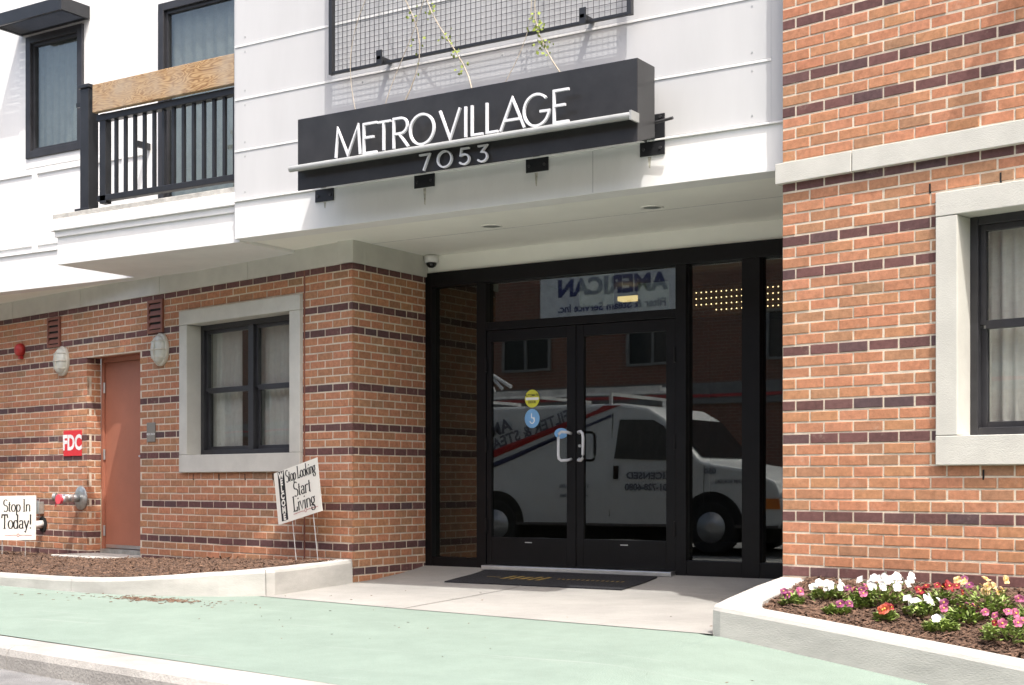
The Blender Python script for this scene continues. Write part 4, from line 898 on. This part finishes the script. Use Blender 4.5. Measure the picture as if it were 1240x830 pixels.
PN = [('small pink pansy at the kerb corner', 4.49, -2.62, ['pink', 'purple'], 5, .075, .085, .6),
      ('bushy white pansy beside the wall and kerb corner', 4.63, -2.43, ['white'], 16, .11, .10, .8),
      ('low green pansy with a single purple bud near the kerb', 4.80, -2.73, ['purple'], 2, .075, .075, .9),
      ('dark purple pansy before the big white clump', 4.87, -2.56, ['purple', 'pink'], 9, .09, .12, .9),
      ('largest white pansy clump against the wall', 4.98, -2.47, ['white'], 30, .17, .16, 1.2),
      ('small red and orange pansy at the bed front', 5.09, -2.78, ['orange', 'red'], 5, .065, .08, .7),
      ('white pansy in the middle of the bed', 5.25, -2.65, ['white'], 13, .10, .10, .8),
      ('dark red pansy against the wall', 5.30, -2.47, ['red'], 12, .13, .12, .8),
      ('low leafy green pansy with one white bloom', 5.42, -2.87, ['white'], 2, .095, .075, 1.2),
      ('pink pansy between the white and yellow ones', 5.49, -2.73, ['pink', 'purple', 'pink'], 10, .11, .11, .9),
      ('tall yellow and purple pansy against the wall', 5.58, -2.62, ['yellow', 'purple', 'yellow'], 15, .16, .20, 1.5),
      ('wide pink pansy with large leaves at the bed front', 5.79, -2.95, ['pink', 'red', 'pink'], 9, .15, .14, 1.4),
      ('magenta pansy past the wide pink one', 5.86, -2.74, ['pink', 'purple'], 8, .12, .15, 1.2)]
for a in PN: pansy(*a)

# ------------------------------------------------------------------ doormat, yard signs
Mt = E('doormat', 'wide black doormat with worn gold lettering before the doors', 'doormat', (1.55, -.45, 0))
rows_ = []; mb = MB(); nx, ny = 12, 10
for lvl in (1, 0):
    for j in range(ny + 1):
        for i in range(nx + 1):
            x = -.82 + 1.66 * i / nx; y = -.34 + .60 * j / ny; mb.v.append((x, y, gz(0, y - .45) + (.012 if lvl else .001)))
K = (nx + 1)
mb.f += [(j * K + i, j * K + i + 1, (j + 1) * K + i + 1, (j + 1) * K + i) for j in range(ny) for i in range(nx)]
Nn = K * (ny + 1)
for i in range(nx): mb.f += [(i, i + Nn, i + 1 + Nn, i + 1), (ny * K + i, ny * K + i + 1, ny * K + i + 1 + Nn, ny * K + i + Nn)]
for j in range(ny): mb.f += [(j * K, (j + 1) * K, (j + 1) * K + Nn, j * K + Nn), (j * K + nx, j * K + nx + Nn, (j + 1) * K + nx + Nn, (j + 1) * K + nx)]
P('mat_sheet', mb, 'mat_fabric', Mt)
mb = MB()
def onmat(poly):
    mb.add([(x, y, gz(0, y - .45) + .0145) for x, y in poly], [tuple(range(len(poly)))])
for x0 in (-.42, -.34, -.16, -.08): onmat([(x0, -.12), (x0 + .04, -.12), (x0 + .07, .05), (x0 + .03, .05)])
onmat([(-.60, -.04), (-.46, -.05), (-.46, -.035), (-.60, -.03)]); onmat([(-.26, -.1), (-.20, -.1), (-.17, .02), (-.23, .02)])
for i in range(14): x0 = .08 + i * .045; onmat([(x0, -.04), (x0 + .018, -.04), (x0 + .022, .0), (x0 + .004, .0)])
P('lettering', mb, 'mat_gold', Mt, kind='stuff')

def yard_sign(lab, c, rot, lines, stake_z):
    o = E('yard_sign', lab, 'yard sign', c, rot=rot); w_, h_ = .61, .455
    P('board', box(-w_ / 2, w_ / 2, -.003, .003, -h_ / 2, h_ / 2), 'sign_card', o)
    P('banner', box(-w_ / 2 + .055, -w_ / 2 + .145, -.0045, -.0035, -h_ / 2 + .02, h_ / 2 - .005), 'print_black', o)
    for i, ch in enumerate('WELCOME'): text('w' + ch, 'sign_card', o, (-w_ / 2 + .10, -.0052, .185 - i * .0605))
    for t_, hh, sx, cx_, z_ in lines: P('lettering', serif(t_, hh, sx, cx_, z_, -.0045), 'print_black', o)
    P('flourish', strokes([[(0, .5), (.35, .62), (.45, .5)], [(.55, .5), (.65, .62), (1, .5)], arc(.5, .55, .04, .5, 0, 360, 12)], .34, .03, -.08, -.195, .004, y=-.0045), 'print_red', o)
    for x in (-.12, .17): P('stake', MB().tube([(x, .006, -.10), (x, .008, -h_ / 2), (x + .0, .01, stake_z)], .004, 6), 'wire', o)
    return o
yard_sign('tilted cream sign reading Stop Looking Start Living below the window', (-.485, -1.225, .645), (R(-3), R(-12.5), A), [('Stop Looking', .105, .62, .065, .11), ('Start', .125, .80, .07, -.035), ('Living', .13, .80, .075, -.16)], -.68)
yard_sign('cream sign reading Stop In Today! in the mulch bed', (-4.68, -.87, .36), (R(-2), R(-1), R(13)), [('Stop In', .125, .80, .07, .065), ('Today!', .145, .80, .07, -.11)], -.50)

# ------------------------------------------------------------------ the street mirrored in the glass
VX0, VY, VZ = -.55, -7.2, -.245     # front axle x, side facing the entrance, ground
V = E('parked_van', 'white cargo van with red and navy diagonal stripes parked across the street', 'van', (VX0, VY - 1.0, VZ))
prof = [(1.02, .42), (1.05, .62), (1.0, .80), (.92, .98), (.55, 1.14), (.05, 1.22), (-.18, 1.27), (-.72, 1.86), (-.98, 2.02), (-1.4, 2.085), (-4.4, 2.085), (-4.56, 2.03), (-4.60, 1.3), (-4.60, .45), (-4.52, .36), (.9, .36)]
mb = MB(); ys = [(-1.0, 0), (-.985, .0), (.985, 0), (1.0, 0)]
def yh(z): return 1.0 - max(0, z - 1.15) * .13
k = len(prof); vs_ = [(x, yh(z), z) for x, z in prof] + [(x, -yh(z), z) for x, z in prof]
mb.add(vs_, [tuple(range(k)), tuple(range(2 * k - 1, k - 1, -1))] + [(i, k + i, k + (i + 1) % k, (i + 1) % k) for i in range(k)])
P('body', mb, 'van_white', V, bevel=.04)
def side(poly, m_, name, o_=.006):   # on the side facing the entrance (y > 0)
    mb = MB(); n__ = len(poly); mb.add([(x, yh(z) + o_, z) for x, z in poly] + [(x, yh(z) - .01, z) for x, z in poly], [tuple(range(n__)), tuple(range(2 * n__ - 1, n__ - 1, -1))] + [(i, (i + 1) % n__, n__ + (i + 1) % n__, n__ + i) for i in range(n__)]); return P(name, mb, m_, V)
side([(-.30, 1.27), (-.72, 1.75), (-.88, 1.84), (-1.42, 1.86), (-1.47, 1.30)], 'van_glass', 'side_window')
side([(-1.54, .50), (-1.53, .50), (-1.53, 1.95), (-1.54, 1.95)], 'chrome_dark', 'door_gap'); side([(-.12, .60), (-.11, .60), (-.11, 1.2), (-.12, 1.2)], 'chrome_dark', 'door_gap')
side([(-1.47, 1.02), (-1.40, 1.02), (-1.40, 1.20), (-1.47, 1.20)], 'van_glass', 'door_handle', .02)
side([(-4.59, .97), (-4.59, 1.10), (-1.42, 2.06), (-1.70, 2.06), (-1.80, 2.0)], 'van_red', 'stripe', .004); side([(-4.59, .80), (-4.59, .90), (-1.56, 1.90), (-1.56, 1.94), (-1.66, 1.90)], 'van_navy', 'stripe', .004)
side([(-4.60, .36), (.95, .36), (.95, .40), (-4.60, .40)], 'chrome_dark', 'sill')
P('windscreen', MB().add([(-.215, -.86, 1.315), (-.215, .86, 1.315), (-.70, .82, 1.85), (-.70, -.82, 1.85)], [(0, 1, 2, 3)]), 'van_glass', V, loc=(.012, 0, .012))
P('underbody_shade', box(-4.5, .9, -.92, .80, .16, .37), 'void', V); P('grille', box(1.03, 1.075, -.75, .75, .55, .88), 'chrome_dark', V, bevel=.01); P('bumper', box(.98, 1.13, -.98, .98, .34, .52), 'chrome_dark', V, bevel=.03)  # underbody block in near-black, painting in the shade beneath the van
for y in (-.83, .83): P('headlight', box(1.0, 1.07, y - .14, y + .14, .70, .90), 'downlight_lens', V, bevel=.02)
side([(.78, .62), (.99, .62), (.97, .76), (.78, .76)], 'orange_lens', 'marker_lamp', .012)
for ax in (0, -3.43):
    for y in (.905, -.905):
        Wh = E('wheel', None, None, (ax, y, .36), parent=V); sg = 1 if y > 0 else -1
        P('tyre', MB().lathe([(.20, .10), (.33, .115), (.36, .08), (.36, -.08), (.33, -.115), (.2, -.10)], 28, 'y'), 'tyre', Wh, smooth=False)
        hl = MB()
        for q in range(8): hl.lathe([(.020, .094 * sg), (.018, .098 * sg)], 8, 'y', (.155 * math.cos(q * .7854), 0, .155 * math.sin(q * .7854)))
        P('rim_hole', hl, 'void', Wh, kind='stuff')
        P('rim', MB().lathe([(.21, .118 * sg), (.20, .09 * sg), (.13, .07 * sg), (.11, .12 * sg), (.05, .135 * sg)], 24, 'y'), 'wheel_steel', Wh, smooth=True)
    mbw = MB(); kk = 18; pts_ = [(ax + .47 * math.cos(math.pi * i / kk), .38 + .47 * math.sin(math.pi * i / kk) * 1.0) for i in range(kk + 1)]
    side(pts_, 'void', 'wheel_arch', .003)
P('mirror', MB().box(-.52, -.40, 1.02, 1.20, 1.20, 1.48).box(-.5, -.44, .95, 1.02, 1.28, 1.34), 'van_glass', V, bevel=.02)
for x in (-1.6, -2.9, -4.2): P('roof_rack_bar', MB().box(x - .025, x + .025, -.85, .85, 2.20, 2.24).box(x - .02, x + .02, -.85, -.81, 2.07, 2.2).box(x - .02, x + .02, .81, .85, 2.07, 2.2), 'ladder_metal', V)
LA = E('ladder', 'aluminium ladder lying on the van roof rack', 'ladder', (VX0 - 2.8, VY - .55, VZ + 2.245))
P('ladder_rail', box(-1.9, 1.9, .18, .22, 0, .08), 'ladder_metal', LA); P('ladder_rail', box(-1.9, 1.9, -.22, -.18, 0, .08), 'ladder_metal', LA)
for i in range(13): P('rung', MB().tube([(-1.8 + .3 * i, -.18, .04), (-1.8 + .3 * i, .18, .04)], .016, 6), 'ladder_metal', LA)
P('ladder_jack', MB().tube([(-.9, .2, .08), (-1.05, .2, .42), (-.6, .2, .15)], .03, 6).tube([(-1.05, .2, .42), (-.75, .2, .12)], .025, 6), 'ladder_metal', LA)
def vtext(key, x, z, m_='van_text', tilt=0.0): return link('lettering', T[key].copy(), m_, V, (x, yh(z) + .012, z), (R(90), tilt, R(180)))
vtext('van1', -3.85, 1.62, tilt=R(17.7)); vtext('van2', -2.95, 1.70, tilt=R(17.7)); vtext('van3', -.92, 1.06); vtext('van4', -.92, .90); vtext('van5', -.02, 1.12); vtext('van6', -2.1, .92); vtext('van7', -2.1, .78); vtext('van6', .30, .98)
OB = E('brick_warehouse', 'red brick building with sash windows across the street', 'building', (-14, -16, -.4))
P('wall', box(-30, 26, -3, 0, 0, 8.0), 'far_brick', OB)
P('concrete_band', box(-30, 26, -.01, .06, 2.72, 3.15), 'far_concrete', OB, bevel=.01); P('red_band', box(-30, 26, .061, .075, 2.86, 2.92), 'print_red', OB)
for i in range(16):
    x = -26 + i * 3.1
    Wn = E('window', None, None, (x, 0, 3.55), parent=OB); P('window_frame', MB().box(-.62, -.55, -.02, .05, 0, 1.0).box(.55, .62, -.02, .05, 0, 1.0).box(-.55, .55, -.02, .049, .94, 1.0).box(-.55, .55, -.02, .049, 0, .06).box(-.03, .03, -.02, .045, .06, .94), 'far_concrete', Wn); P('pane', box(-.55, .55, -.01, .01, .05, .95), 'van_glass', Wn)
SG = E('wall_board', 'white company board reading AMERICAN Filter and Steam Service Inc. across the street', 'sign', (-6.9, -15.93, 4.75))
P('board', box(-1.75, 1.75, -.04, .0, -.55, .42), 'print_white', SG, bevel=.01)
link('lettering', T['am'], 'sign_blue_print', SG, (.0, .006, .13), (R(90), 0, R(180))); link('lettering', T['filt'], 'sign_blue_print', SG, (.0, .006, -.30), (R(90), 0, R(180)))
P('sidewalk', box(-60, 60, -15.95, -14.4, -.6, -.2), 'far_concrete', kind='structure', label='far pavement across the street')
